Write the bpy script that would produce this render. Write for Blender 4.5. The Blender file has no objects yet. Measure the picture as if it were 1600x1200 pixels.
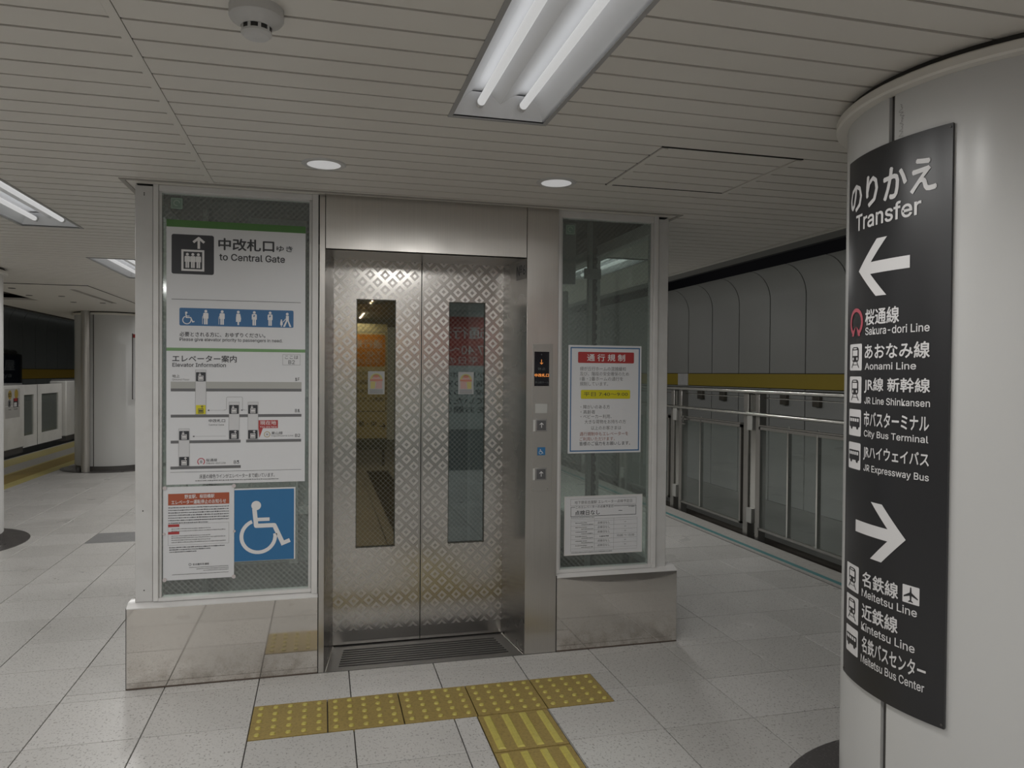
import bpy, bmesh, math, random
from mathutils import Vector, Matrix
random.seed(7)
SC = bpy.context.scene
COL = SC.collection
PI = math.pi

# ------------------------------------------------------------------ camera, world, exposure
CAMH = 1.408
yaw, pitch, roll, FPX = 0.250749788, -0.0139588072, -0.00737219588, 1158.93822
def cam_axes():
    cy, sy, cp, sp = math.cos(yaw), math.sin(yaw), math.cos(pitch), math.sin(pitch)
    fwd = Vector((sy*cp, cy*cp, sp)); right = Vector((cy, -sy, 0)); down = -right.cross(fwd)
    cr, sr = math.cos(roll), math.sin(roll)
    return cr*right + sr*down, -sr*right + cr*down, fwd
r_, d_, f_ = cam_axes()
cd = bpy.data.cameras.new('camera'); cam = bpy.data.objects.new('camera', cd); COL.objects.link(cam)
m = Matrix.Identity(4)
for i in range(3):
    m[i][0] = r_[i]; m[i][1] = -d_[i]; m[i][2] = -f_[i]
m[2][3] = CAMH
cam.matrix_world = m
cd.sensor_width = 36; cd.lens = FPX/1600*36; cd.clip_start = .05; cd.clip_end = 200
SC.camera = cam
w = bpy.data.worlds.new('station_air'); SC.world = w; w.use_nodes = True
w.node_tree.nodes['Background'].inputs[0].default_value = (.95, 1, .98, 1)
w.node_tree.nodes['Background'].inputs[1].default_value = .34
SC.view_settings.view_transform = 'Standard'; SC.view_settings.look = 'None'
SC.view_settings.exposure = 0; SC.view_settings.gamma = 1; SC.view_settings.use_curve_mapping = False
LAMP_W = 9.6        # watts of each of the spots that stand for a length of tube
DOWN_W = 2.2
TRACK_FILL_W = 27

# ------------------------------------------------------------------ helpers
def s2l(c): return tuple(((v/12.92) if v <= .04045 else ((v+.055)/1.055)**2.4) for v in c)
MATS = {}
def mat(name, col=(.5,.5,.5), rough=.5, metal=0, spec=.5, emit=None, es=1, coat=0):
    if name in MATS: return MATS[name]
    M = bpy.data.materials.new(name); M.use_nodes = True; MATS[name] = M
    b = M.node_tree.nodes['Principled BSDF']
    b.inputs['Base Color'].default_value = (*col, 1); b.inputs['Roughness'].default_value = rough
    b.inputs['Metallic'].default_value = metal; b.inputs['Specular IOR Level'].default_value = spec
    b.inputs['Coat Weight'].default_value = coat
    if emit:
        b.inputs['Emission Color'].default_value = (*emit, 1); b.inputs['Emission Strength'].default_value = es
    return M
class N:
    def __init__(s, M): s.t = M.node_tree; s.b = s.t.nodes['Principled BSDF']
    def n(s, typ, **kw):
        o = s.t.nodes.new(typ)
        for k, v in kw.items(): setattr(o, k, v)
        return o
    def l(s, a, b): s.t.links.new(a, b)
    def val(s, sock, v):
        if isinstance(v, (int, float, tuple)): sock.default_value = v
        else: s.l(v, sock)
    def math(s, op, a, b=0, c=0, clamp=False):
        o = s.n('ShaderNodeMath', operation=op); o.use_clamp = clamp
        for i, v in enumerate((a, b, c)): s.val(o.inputs[i], v)
        return o.outputs[0]
    def mix(s, f, a, b):
        o = s.n('ShaderNodeMix', data_type='RGBA'); s.val(o.inputs[0], f)
        for i, v in ((6, a), (7, b)):
            if isinstance(v, tuple): o.inputs[i].default_value = (*v, 1) if len(v) == 3 else v
            else: s.l(v, o.inputs[i])
        return o.outputs[2]
    def pos(s): return s.n('ShaderNodeNewGeometry').outputs['Position']
    def noise(s, vec, scale, detail=3, rough=.5):
        o = s.n('ShaderNodeTexNoise'); s.l(vec, o.inputs['Vector']); o.inputs['Scale'].default_value = scale
        o.inputs['Detail'].default_value = detail; o.inputs['Roughness'].default_value = rough
        return o.outputs['Fac']
    def mapr(s, v, a, b, c=0, d=1):
        o = s.n('ShaderNodeMapRange'); s.l(v, o.inputs[0])
        for i, x in enumerate((a, b, c, d)): o.inputs[i+1].default_value = x
        return o.outputs[0]
    def scale(s, vec, k):
        o = s.n('ShaderNodeVectorMath', operation='MULTIPLY'); s.l(vec, o.inputs[0]); o.inputs[1].default_value = k
        return o.outputs[0]
    def bump(s, h, strength, dist=.001):
        o = s.n('ShaderNodeBump'); s.l(h, o.inputs['Height']); o.inputs['Strength'].default_value = strength
        o.inputs['Distance'].default_value = dist; s.l(o.outputs[0], s.b.inputs['Normal'])

class B:
    """mesh builder; world coordinates"""
    def __init__(s): s.bm = bmesh.new()
    def quad(s, pts, mi=0):
        f = s.bm.faces.new([s.bm.verts.new(p) for p in pts]); f.material_index = mi; return f
    def box(s, x0, x1, y0, y1, z0, z1, mi=0):
        v = [s.bm.verts.new((x, y, z)) for x in (x0, x1) for y in (y0, y1) for z in (z0, z1)]
        for q in ((0,1,3,2),(4,6,7,5),(0,4,5,1),(2,3,7,6),(0,2,6,4),(1,5,7,3)):
            f = s.bm.faces.new([v[i] for i in q]); f.material_index = mi
        return s
    def ring_y(s, o, i, y0, y1, mi=0):
        """plate in the xz plane between y0 (front) and y1 with a rectangular hole; o, i = (x0,x1,z0,z1)"""
        s.box(o[0], i[0], y0, y1, o[2], o[3], mi); s.box(i[1], o[1], y0, y1, o[2], o[3], mi)
        s.box(i[0], i[1], y0, y1, o[2], i[2], mi); s.box(i[0], i[1], y0, y1, i[3], o[3], mi); return s
    def prism(s, pts, z0, z1, mi=0, axis='z'):
        """extrude polygon pts; axis z: pts=(x,y); axis y: pts=(x,z); axis x: pts=(y,z)"""
        def P(p, h): return {'z': (p[0], p[1], h), 'y': (p[0], h, p[1]), 'x': (h, p[0], p[1])}[axis]
        a = [s.bm.verts.new(P(p, z0)) for p in pts]; b = [s.bm.verts.new(P(p, z1)) for p in pts]
        n = len(pts); fs = [s.bm.faces.new(a), s.bm.faces.new(b)]
        for i in range(n): fs.append(s.bm.faces.new((a[i], a[(i+1) % n], b[(i+1) % n], b[i])))
        for f in fs: f.material_index = mi
        return s
    def tube(s, p0, p1, r, seg=14, mi=0, caps=True, r1=None):
        p0, p1 = Vector(p0), Vector(p1); d = (p1-p0).normalized(); r1 = r if r1 is None else r1
        a = d.orthogonal().normalized(); b = d.cross(a)
        R0 = [s.bm.verts.new(p0+(a*math.cos(t)+b*math.sin(t))*r) for t in [2*PI*k/seg for k in range(seg)]]
        R1 = [s.bm.verts.new(p1+(a*math.cos(t)+b*math.sin(t))*r1) for t in [2*PI*k/seg for k in range(seg)]]
        for k in range(seg):
            f = s.bm.faces.new((R0[k], R0[(k+1) % seg], R1[(k+1) % seg], R1[k])); f.smooth = True; f.material_index = mi
        if caps:
            s.bm.faces.new(R0[::-1]).material_index = mi; s.bm.faces.new(R1).material_index = mi
        return s
    def lathe(s, cx, cy, prof, seg=48, mi=0, a0=0, a1=2*PI, close=False, smooth=True):
        full = abs(a1-a0-2*PI) < 1e-6; n = seg if full else seg+1
        rings = [[s.bm.verts.new((cx+r*math.cos(a0+(a1-a0)*k/seg), cy+r*math.sin(a0+(a1-a0)*k/seg), z)) for k in range(n)] for r, z in prof]
        m = len(prof); rr = range(m if close else m-1)
        for j in rr:
            A, C = rings[j], rings[(j+1) % m]
            for k in range(seg):
                q = (A[k], A[(k+1) % n], C[(k+1) % n], C[k])
                try: f = s.bm.faces.new(q); f.material_index = mi; f.smooth = smooth
                except ValueError: pass
        if not full and close:
            for k in (0, n-1): s.bm.faces.new([R[k] for R in rings])
        return s
    def mesh(s, name, mats):
        bmesh.ops.remove_doubles(s.bm, verts=s.bm.verts, dist=1e-6)
        bmesh.ops.recalc_face_normals(s.bm, faces=s.bm.faces)
        me = bpy.data.meshes.new(name); s.bm.to_mesh(me); s.bm.free(); me.set_sharp_from_angle(angle=math.radians(32))
        for k in (mats if isinstance(mats, (list, tuple)) else [mats]): me.materials.append(k)
        return me
    def obj(s, name, mats, parent=None, bevel=0, **tags):
        return link(name, s.mesh(name, mats), parent, bevel=bevel, **tags)
def wloc(o):
    v = Vector((0,0,0))
    while o is not None: v += o.location; o = o.parent
    return v
def link(name, me, parent=None, loc=None, bevel=0, **tags):
    o = bpy.data.objects.new(name, me); COL.objects.link(o)
    if parent is not None:
        o.parent = parent; o.location = (Vector(loc) if loc is not None else Vector((0,0,0))) - wloc(parent)
    elif loc is not None: o.location = loc
    if bevel:
        b = o.modifiers.new('bevel', 'BEVEL'); b.width = bevel; b.segments = 2; b.limit_method = 'ANGLE'
    for k, v in tags.items(): o[k] = v
    return o
def thing(name, label, cat, loc=(0,0,0), group=None):
    o = bpy.data.objects.new(name, None); COL.objects.link(o); o.location = loc; o.empty_display_size = .1
    o['label'] = label; o['category'] = cat
    if group: o['group'] = group
    return o
def struct(name, loc=(0,0,0)):
    o = bpy.data.objects.new(name, None); COL.objects.link(o); o.location = loc; o['kind'] = 'structure'; return o

# ------------------------------------------------------------------ materials
# floor terrazzo tiles: tint differs tile by tile, fine dark flecks
def terrazzo(name, base, var, fleck, ox=.127, oy=2.69, rough=.34):
    M = mat(name, base, rough, spec=.4); n = N(M); p = n.pos()
    sub = n.n('ShaderNodeVectorMath', operation='SUBTRACT'); n.l(p, sub.inputs[0]); sub.inputs[1].default_value = (ox, oy, 0)
    sc = n.scale(sub.outputs[0], (2.5, 2.5, 0)); fl = n.n('ShaderNodeVectorMath', operation='FLOOR'); n.l(sc, fl.inputs[0])
    wn = n.n('ShaderNodeTexWhiteNoise'); n.l(fl.outputs[0], wn.inputs['Vector'])
    tint = n.mapr(wn.outputs['Value'], 0, 1, 0, var)
    c = n.mix(tint, base, tuple(v*k for v, k in zip(base, (.62, .62, .6))))
    v1 = n.noise(n.scale(p, (1, .7, 0)), 120, 2, .6); v2 = n.noise(p, 45, 2, .5); v3 = n.noise(p, 3.2, 3, .5)
    fm = n.math('MULTIPLY', n.mapr(v1, .56, .64), n.mapr(v2, .38, .52))
    c = n.mix(n.math('MULTIPLY', fm, .85), c, fleck)
    c = n.mix(n.mapr(v3, .42, .75, 0, .22), c, tuple(v*.72 for v in base))
    fine = n.noise(p, 420, 1, .5); c = n.mix(n.mapr(fine, .5, .75, 0, .25), c, fleck)
    n.l(c, n.b.inputs['Base Color'])
    n.l(n.mapr(v3, .3, .7, rough-.08, rough+.12), n.b.inputs['Roughness'])
    return M
TILE = terrazzo('floor_tile_stone', (.58,.567,.55), .36, (.22,.21,.20))
GREYT = terrazzo('grey_tile_stone', (.25,.25,.255), .1, (.12,.12,.12))
GROUT = mat('grout', (.14,.135,.13), .8)
DISC = terrazzo('dark_granite', (.075,.07,.068), .1, (.16,.15,.15), rough=.3)
def grainy(name, col, dark, scale, rough, amt=.5, metal=0, spec=.5, bump=0, lo=.45, hi=.7):
    M = mat(name, col, rough, metal, spec); n = N(M); p = n.pos()
    v = n.noise(p, scale, 4, .6); n.l(n.mix(n.mapr(v, lo, hi, 0, amt), col, dark), n.b.inputs['Base Color'])
    if bump: n.bump(v, bump)
    return M
YELD = grainy('tactile_yellow_ground', (.34,.25,.075), (.20,.145,.05), 90, .6, .7, bump=.4)
YELL = grainy('tactile_yellow_worn', (.52,.45,.10), (.36,.28,.08), 60, .45, .5)
CEIL = grainy('ceiling_paint', (.70,.672,.62), (.65,.62,.57), 1.5, .42, .5)
CEILG = mat('ceiling_groove', (.36,.34,.31), .7)
WHITE = grainy('frame_enamel', (.58,.575,.565), (.48,.47,.455), 6, .33, .5)
WHITE2 = grainy('frame_enamel_light', (.66,.65,.64), (.55,.54,.53), 6, .3, .5)
M = mat('pillar_enamel', (.57,.57,.56), .27, spec=.45); n = N(M); n.bump(n.noise(n.pos(), 130, 2), .05)
PILLAR = M
BLACKGAP = mat('dark_joint', (.03,.028,.026), .6)
DARK = mat('shaft_dark', (.035,.037,.04), .7)
STRIP = mat('joint_strip_grey', (.09,.085,.08), .5)

def steel(name, col, rough, aniso=.75, wav=.0):
    M = mat(name, col, rough, 1); n = N(M)
    g = n.n('ShaderNodeNewGeometry'); cr = n.n('ShaderNodeVectorMath', operation='CROSS_PRODUCT')
    n.l(g.outputs['Normal'], cr.inputs[0]); cr.inputs[1].default_value = (0, 0, 1)
    n.b.inputs['Anisotropic'].default_value = aniso; n.l(cr.outputs[0], n.b.inputs['Tangent'])
    p = n.pos(); st = n.noise(n.scale(p, (260, 260, 2.5)), 1, 2, .6)
    n.l(n.mix(n.mapr(st, .3, .7, 0, .35), col, tuple(v*.8 for v in col)), n.b.inputs['Base Color'])
    blot = n.noise(p, 2.4, 3, .5); n.l(n.mapr(blot, .35, .7, rough*.85, rough*1.25), n.b.inputs['Roughness'])
    if wav: n.bump(n.noise(n.scale(p, (1.2, 1.2, 3.0)), 1.3, 1), 1.0, wav)
    return M
STEEL = steel('brushed_steel', (.60,.58,.55), .33, .7, .002)
STEELD = steel('brushed_steel_door_reveal', (.50,.48,.455), .26, .7)
RAIL = mat('rail_steel', (.60,.60,.57), .22, 1)
POSTM = mat('post_steel', (.34,.33,.31), .35, .9)
# door leaves: mirror ground with frosted diamond rings
M = mat('etched_door_steel', (.60,.58,.55), .2, 1); n = N(M); p = n.pos()
xyz = n.n('ShaderNodeSeparateXYZ'); n.l(p, xyz.inputs[0])
def cellabs(v, off, per): 
    u = n.math('FRACT', n.math('DIVIDE', n.math('SUBTRACT', v, off), per)); return n.math('ABSOLUTE', n.math('SUBTRACT', n.math('MULTIPLY', u, 2), 1))
PER = .0765
a = n.math('ADD', cellabs(xyz.outputs[0], .506-PER*.5+.0, PER), cellabs(xyz.outputs[2], 0, PER))
d = n.math('MINIMUM', a, n.math('SUBTRACT', 2, a))
ring = n.math('MULTIPLY', n.mapr(d, .27, .33), n.mapr(d, .66, .72, 1, 0))
zone = n.math('MULTIPLY', n.mapr(xyz.outputs[2], .075, .078), n.math('GREATER_THAN', n.math('ABSOLUTE', n.math('SUBTRACT', xyz.outputs[0], .504)), .012))
ring = n.math('MULTIPLY', ring, zone)
st = n.noise(n.scale(p, (300, 300, 3)), 1, 2, .6)
c1 = n.mix(n.mapr(st, .3, .7, 0, .4), (.50,.485,.46), (.44,.425,.40))
n.l(n.mix(ring, c1, (.66,.64,.615)), n.b.inputs['Base Color'])
n.l(n.mapr(ring, 0, 1, .20, .38), n.b.inputs['Roughness'])
cr = n.n('ShaderNodeVectorMath', operation='CROSS_PRODUCT'); g = n.n('ShaderNodeNewGeometry'); n.l(g.outputs['Normal'], cr.inputs[0]); cr.inputs[1].default_value = (0,0,1)
n.l(cr.outputs[0], n.b.inputs['Tangent']); n.b.inputs['Anisotropic'].default_value = .6
DOOR = M
# polished base stone / steel panels under the glass
M = mat('polished_base_panel', (.68,.65,.61), .07, .85); n = N(M); p = n.pos()
xyz = n.n('ShaderNodeSeparateXYZ'); n.l(p, xyz.inputs[0])
dirt = n.math('MULTIPLY', n.mapr(xyz.outputs[2], 0, .16, 1, 0), n.mapr(n.noise(p, 14, 5, .7), .42, .7))
n.l(n.mix(n.math('MULTIPLY', dirt, .7), (.68,.65,.61), (.22,.18,.14)), n.b.inputs['Base Color'])
n.l(n.mapr(n.noise(p, 5, 3), .35, .75, .025, .09), n.b.inputs['Roughness'])
BASEP = M
def glass(name, tint, refl, gcol=(1,1,1), wire=0, haze=0, rough=.015):
    M = bpy.data.materials.new(name); M.use_nodes = True; t = M.node_tree; t.nodes.remove(t.nodes['Principled BSDF']); n = N.__new__(N); n.t = t
    out = t.nodes['Material Output']
    tr = n.n('ShaderNodeBsdfTransparent'); tr.inputs[0].default_value = (*tint, 1)
    gl = n.n('ShaderNodeBsdfGlossy'); gl.inputs[0].default_value = (*gcol, 1); gl.inputs['Roughness'].default_value = rough
    fr = n.n('ShaderNodeLayerWeight'); fr.inputs[0].default_value = .5
    fac = n.math('ADD', n.math('MULTIPLY_ADD', n.math('POWER', fr.outputs['Facing'], 5), .5, .03), refl, clamp=True)
    mx = n.n('ShaderNodeMixShader'); n.l(fac, mx.inputs[0]); n.l(tr.outputs[0], mx.inputs[1]); n.l(gl.outputs[0], mx.inputs[2])
    cur = mx.outputs[0]
    if haze or wire:
        df = n.n('ShaderNodeBsdfDiffuse'); df.inputs[0].default_value = (.55,.57,.55,1)
        f = haze
        if wire:
            p = n.pos(); x = n.n('ShaderNodeSeparateXYZ'); n.l(p, x.inputs[0])
            h = n.math('ADD', x.outputs[0], x.outputs[1])
            ws = []
            for sg in ('ADD', 'SUBTRACT'):
                u = n.math('FRACT', n.math('DIVIDE', n.math(sg, h, x.outputs[2]), wire))
                ws.append(n.math('LESS_THAN', u, .055))
            f = n.math('ADD', n.math('MULTIPLY', n.math('MAXIMUM', *ws), .36), haze, clamp=True)
        m2 = n.n('ShaderNodeMixShader'); n.val(m2.inputs[0], f); n.l(cur, m2.inputs[1]); n.l(df.outputs[0], m2.inputs[2]); cur = m2.outputs[0]
    n.l(cur, out.inputs['Surface']); return M
WGLASS = glass('wired_glass', (.90,.95,.93), .05, wire=.026, haze=.04, rough=.07)
SGLASS = glass('side_glass', (.92,.96,.94), .05, haze=.02)
FGLASS = glass('fence_glass', (.90,.94,.92), .02, haze=.02)
DGLASSL = glass('amber_door_glass', (.24,.20,.12), .20, (.56,.49,.32), wire=.026)
DGLASSR = glass('grey_door_glass', (.5,.55,.55), .20, (.66,.74,.73), wire=.026)
PAPER = mat('paper_white', (.64,.645,.66), .35)
WPRINT = mat('print_white', (.70,.69,.69), .4)
INK = mat('print_ink', (.045,.045,.05), .5)
INKG = mat('print_grey_ink', (.20,.20,.20), .5)
GREEN = mat('print_green', (.075,.19,.05), .4)
GREEN2 = mat('print_green_light', (.16,.30,.13), .4)
BLUE = mat('print_blue', (.045,.14,.30), .4)
BLUE2 = mat('print_sign_blue', (.03,.15,.33), .35)
RED = mat('print_red', (.38,.045,.045), .4)
PINK = mat('print_pink_red', (.45,.09,.12), .4)
ORANGE = mat('print_orange_red', (.36,.085,.04), .4)
YEL = mat('print_yellow', (.58,.52,.02), .4)
GREY1 = mat('print_grey', (.13,.13,.135), .5)
GREY2 = mat('print_light_grey', (.38,.38,.36), .5)
ICONB = mat('print_charcoal', (.035,.036,.042), .4)
SIGNB = mat('sign_black', (.024,.024,.026), .33, spec=.5)
LEDO = mat('led_orange', (.1,.05,.02), .4, emit=(1,.33,.07), es=.75)
LEDD = mat('display_dim', (.10,.11,.11), .4)
DISP = mat('display_glass', (.006,.006,.009), .12)
TUBE = mat('lit_tube', (.25,.25,.25), .4, emit=(1,1,.99), es=.46)
LENS = mat('downlight_lens', (.7,.7,.7), .4, emit=(1,1,1), es=.30)
REFL = mat('lamp_reflector', (.80,.81,.83), .35)
FLANGE = mat('lamp_flange', (.36,.355,.35), .45)

# ------------------------------------------------------------------ sign printing
SANS = None
try:      # Blender's own interface typeface: closer to the grotesque lettering of the signs
    import os
    SANS = bpy.data.fonts.load(os.path.join(bpy.utils.system_resource('DATAFILES'), 'fonts', 'Inter.woff2'))
except Exception: SANS = None
def glyphs(s, bold):
    c = bpy.data.curves.new('t', 'FONT'); c.body = s
    if SANS and s.isascii(): c.font = SANS
    c.resolution_u = 2; c.offset = bold
    o = bpy.data.objects.new('t', c); me = bpy.data.meshes.new_from_object(o)
    bpy.data.objects.remove(o); bpy.data.curves.remove(c); return me
class Sign:
    def __init__(s, mapf, parent, step=.0005, cut=None):
        s.map, s.parent, s.step, s.cut, s.L, s.gid, s.hold = mapf, parent, step, cut, {}, 0, 0
    def bm(s, part, m):
        if not s.hold: s.gid += 1
        k = (part, m.name, -1 if part in ('fine_print', 'dotted_arrow') else s.gid)
        if k not in s.L: s.L[k] = (bmesh.new(), m)
        return s.L[k][0]
    def poly(s, pts, m, lvl=1, part='print'):
        b = s.bm(part, m); ar = sum(pts[i][0]*pts[(i+1) % len(pts)][1]-pts[(i+1) % len(pts)][0]*pts[i][1] for i in range(len(pts)))
        if ar < 0: pts = pts[::-1]
        b.faces.new([b.verts.new((p[0], p[1], lvl*s.step)) for p in pts])
    def rect(s, x0, z0, x1, z1, m, lvl=1, part='print'): s.poly([(x0,z0),(x1,z0),(x1,z1),(x0,z1)], m, lvl, part)
    def rrect(s, x0, z0, x1, z1, r, m, lvl=1, part='print'):
        pts = []
        for cx, cz, a in ((x1-r, z0+r, -PI/2), (x1-r, z1-r, 0), (x0+r, z1-r, PI/2), (x0+r, z0+r, PI)):
            pts += [(cx+r*math.cos(a+PI/2*k/4), cz+r*math.sin(a+PI/2*k/4)) for k in range(5)]
        s.poly(pts, m, lvl, part)
    def frame(s, x0, z0, x1, z1, t, m, lvl=1, part='print'):
        s.rect(x0, z0, x1, z0+t, m, lvl, part); s.rect(x0, z1-t, x1, z1, m, lvl, part)
        s.rect(x0, z0+t, x0+t, z1-t, m, lvl, part); s.rect(x1-t, z0+t, x1, z1-t, m, lvl, part)
    def disc(s, cx, cz, r, m, lvl=1, part='print', seg=20, rz=None):
        rz = rz or r; s.poly([(cx+r*math.cos(2*PI*k/seg), cz+rz*math.sin(2*PI*k/seg)) for k in range(seg)], m, lvl, part)
    def arc(s, cx, cz, r, t, a0, a1, m, lvl=1, part='print', seg=24, kz=1):
        for k in range(seg):
            p, q = a0+(a1-a0)*k/seg, a0+(a1-a0)*(k+1)/seg
            s.poly([(cx+(r+e)*math.cos(x), cz+(r+e)*math.sin(x)*kz) for x, e in ((p, -t/2), (p, t/2), (q, t/2), (q, -t/2))], m, lvl, part)
    def stroke(s, pts, t, m, lvl=1, part='print', joint=True):
        for i, ((x0, z0), (x1, z1)) in enumerate(zip(pts[:-1], pts[1:])):
            L = math.hypot(x1-x0, z1-z0) or 1; nx, nz = -(z1-z0)/L*t/2, (x1-x0)/L*t/2
            s.poly([(x0+nx, z0+nz), (x0-nx, z0-nz), (x1-nx, z1-nz), (x1+nx, z1+nz)], m, lvl+.22*(i % 2), part)
        if joint:
            for p in pts[1:-1]: s.disc(p[0], p[1], t/2, m, lvl+.44, part, 10)
    def text(s, txt, x0, x1, z0, z1, m, lvl=2, bold=.01, part='lettering'):
        cjk = not txt.isascii(); me = glyphs(txt, 0 if cjk else bold); vs = [v.co for v in me.vertices]
        ax, bx = min(v.x for v in vs), max(v.x for v in vs); az, bz = min(v.y for v in vs), max(v.y for v in vs)
        kx, kz = (x1-x0)/(bx-ax), (z1-z0)/(bz-az); b = s.bm(part, m)
        e = bold*1.15    # heavier strokes for the dense characters: the same outline printed again a hair aside
        for q, (ex, ez) in enumerate([(e, 0), (-e, 0), (0, e), (0, -e)] if cjk and bold > .003 else [(0, 0)]):
            nv = [b.verts.new((x0+(v.x-ax+ex)*kx, z0+(v.y-az+ez)*kz, (lvl+.22*q)*s.step)) for v in vs]
            for p in me.polygons:
                try: b.faces.new([nv[i] for i in p.vertices])
                except ValueError: pass
        bpy.data.meshes.remove(me)
    def dashes(s, x0, x1, z, h, m, lvl=2, seed=0):
        """a line of print too small to read"""
        rnd = random.Random(seed+int(z*1e4)); x = x0
        while x < x1:
            L = rnd.uniform(.5, 1.6)*h; s.rect(x, z-h*rnd.uniform(.25, .45), min(x+L, x1), z+h*rnd.uniform(.2, .45), m, lvl, 'fine_print'); x += L+h*rnd.uniform(.15, .5)
    def build(s):
        for (part, mn, gi), (b, m) in s.L.items():
            if s.cut:
                u0, u1, st = s.cut; u = u0
                while u < u1:
                    bmesh.ops.bisect_plane(b, geom=b.verts[:]+b.edges[:]+b.faces[:], plane_co=(u,0,0), plane_no=(1,0,0)); u += st
            bmesh.ops.triangulate(b, faces=b.faces[:])
            for v in b.verts: v.co = s.map(*v.co)
            me = bpy.data.meshes.new(part); b.to_mesh(me); b.free(); me.materials.append(m)
            o = link(part, me, s.parent)
            if gi < 0: o['kind'] = 'stuff'
def held(f):
    def g(s, *a, **k):
        if not s.hold: s.gid += 1
        s.hold += 1; f(s, *a, **k); s.hold -= 1
    return g
for _f in ('frame', 'arc', 'stroke', 'dashes'): setattr(Sign, _f, held(getattr(Sign, _f)))
# pictograms
@held
def person(s, cx, z0, h, m, lvl=2, kind='stand'):
    w = h*.30; s.disc(cx, z0+h*.90, h*.095, m, lvl, 'pictogram', 12)
    if kind == 'dress':
        s.poly([(cx-w*.4,z0+h*.78),(cx+w*.4,z0+h*.78),(cx+w*.62,z0+h*.45),(cx+w*.5,z0+h*.22),(cx-w*.5,z0+h*.22),(cx-w*.5,z0+h*.5)], m, lvl, 'pictogram')
        s.rect(cx-w*.18, z0, cx+w*.18, z0+h*.22, m, lvl, 'pictogram'); return
    if kind == 'walk':
        s.rect(cx-w*.3, z0+h*.42, cx+w*.35, z0+h*.78, m, lvl, 'pictogram')
        s.poly([(cx-w*.3,z0+h*.42),(cx+w*.05,z0+h*.42),(cx-w*.5,z0),(cx-w*.95,z0)], m, lvl, 'pictogram'); s.poly([(cx+w*.05,z0+h*.42),(cx+w*.35,z0+h*.42),(cx+w*.95,z0),(cx+w*.5,z0)], m, lvl, 'pictogram'); return
    s.poly([(cx-w*.55,z0+h*.74),(cx-w*.4,z0+h*.79),(cx+w*.4,z0+h*.79),(cx+w*.55,z0+h*.74),(cx+w*.55,z0+h*.4),(cx-w*.55,z0+h*.4)], m, lvl, 'pictogram')
    s.rect(cx-w*.38, z0, cx-w*.04, z0+h*.4, m, lvl, 'pictogram'); s.rect(cx+w*.04, z0, cx+w*.38, z0+h*.4, m, lvl, 'pictogram')
@held
def wheelchair(s, ox, oz, k, m, lvl=2):
    P = lambda x, z: (ox+(x+.253)*k, oz+(z-.701)*k)
    s.disc(*P(-.293,.789), .0215*k, m, lvl+.8, 'pictogram')
    s.stroke([P(-.301,.775), P(-.293,.695), P(-.213,.695), P(-.176,.612)], .0195*k, m, lvl, 'pictogram')
    s.stroke([P(-.184,.606), P(-.143,.622)], .0185*k, m, lvl+.7, 'pictogram')
    s.stroke([P(-.296,.724), P(-.234,.724)], .016*k, m, lvl+.7, 'pictogram')
    c = P(-.283,.646); s.arc(c[0], c[1], .0745*k, .0165*k, math.radians(112), math.radians(368), m, lvl, 'pictogram')
@held
def arrow_up(s, cx, z0, z1, w, m, lvl=2, t=None, d=1):
    t = t or w*.22; tip = z1 if d > 0 else z0; tail = z0 if d > 0 else z1
    s.stroke([(cx, tail), (cx, tip-d*t*.6)], t, m, lvl, 'pictogram'); s.stroke([(cx-w/2, tip-d*w*.5), (cx, tip-d*t*.3), (cx+w/2, tip-d*w*.5)], t, m, lvl+.6, 'pictogram')
@held
def lift_icon(s, x0, z0, x1, z1, bg, fg, lvl=1, people=3, up=1):
    W = x1-x0; s.rrect(x0, z0, x1, z1, W*.05, bg, lvl, 'pictogram_panel')
    a, b = x0+W*.23, x0+W*.77; zb, zt = z0+W*.08, z0+W*.62
    s.frame(a, zb, b, zt, W*.05, fg, lvl+1, 'pictogram')
    for k in range(people): person(s, a+W*(.14+.13*k), zb+W*.08, W*.38, fg, lvl+1)
    arrow_up(s, x0+W*(.64 if up > 0 else .40), z0+W*.65, z0+W*.94, W*.26, fg, lvl+1, W*.06, up)
@held
def train_icon(s, x0, z0, x1, z1, lvl=1):
    W, H = x1-x0, z1-z0; X = lambda f: x0+f*W; Z = lambda f: z0+f*H
    s.rrect(x0, z0, x1, z1, W*.06, WPRINT, lvl, 'pictogram_panel')
    s.rrect(X(.22), Z(.32), X(.78), Z(.88), W*.13, SIGNB, lvl+1, 'pictogram'); s.rect(X(.30), Z(.55), X(.70), Z(.76), WPRINT, lvl+2, 'pictogram')
    s.rect(X(.36), Z(.80), X(.64), Z(.84), WPRINT, lvl+2, 'pictogram')
    for f in (.34, .66): s.disc(X(f), Z(.44), W*.055, WPRINT, lvl+2, 'pictogram', 10)
    s.stroke([(X(.36),Z(.31)),(X(.2),Z(.1))], W*.05, SIGNB, lvl+1, 'pictogram'); s.stroke([(X(.64),Z(.31)),(X(.8),Z(.1))], W*.05, SIGNB, lvl+1, 'pictogram'); s.rect(X(.28),Z(.2),X(.72),Z(.225), SIGNB, lvl+1, 'pictogram')
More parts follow.
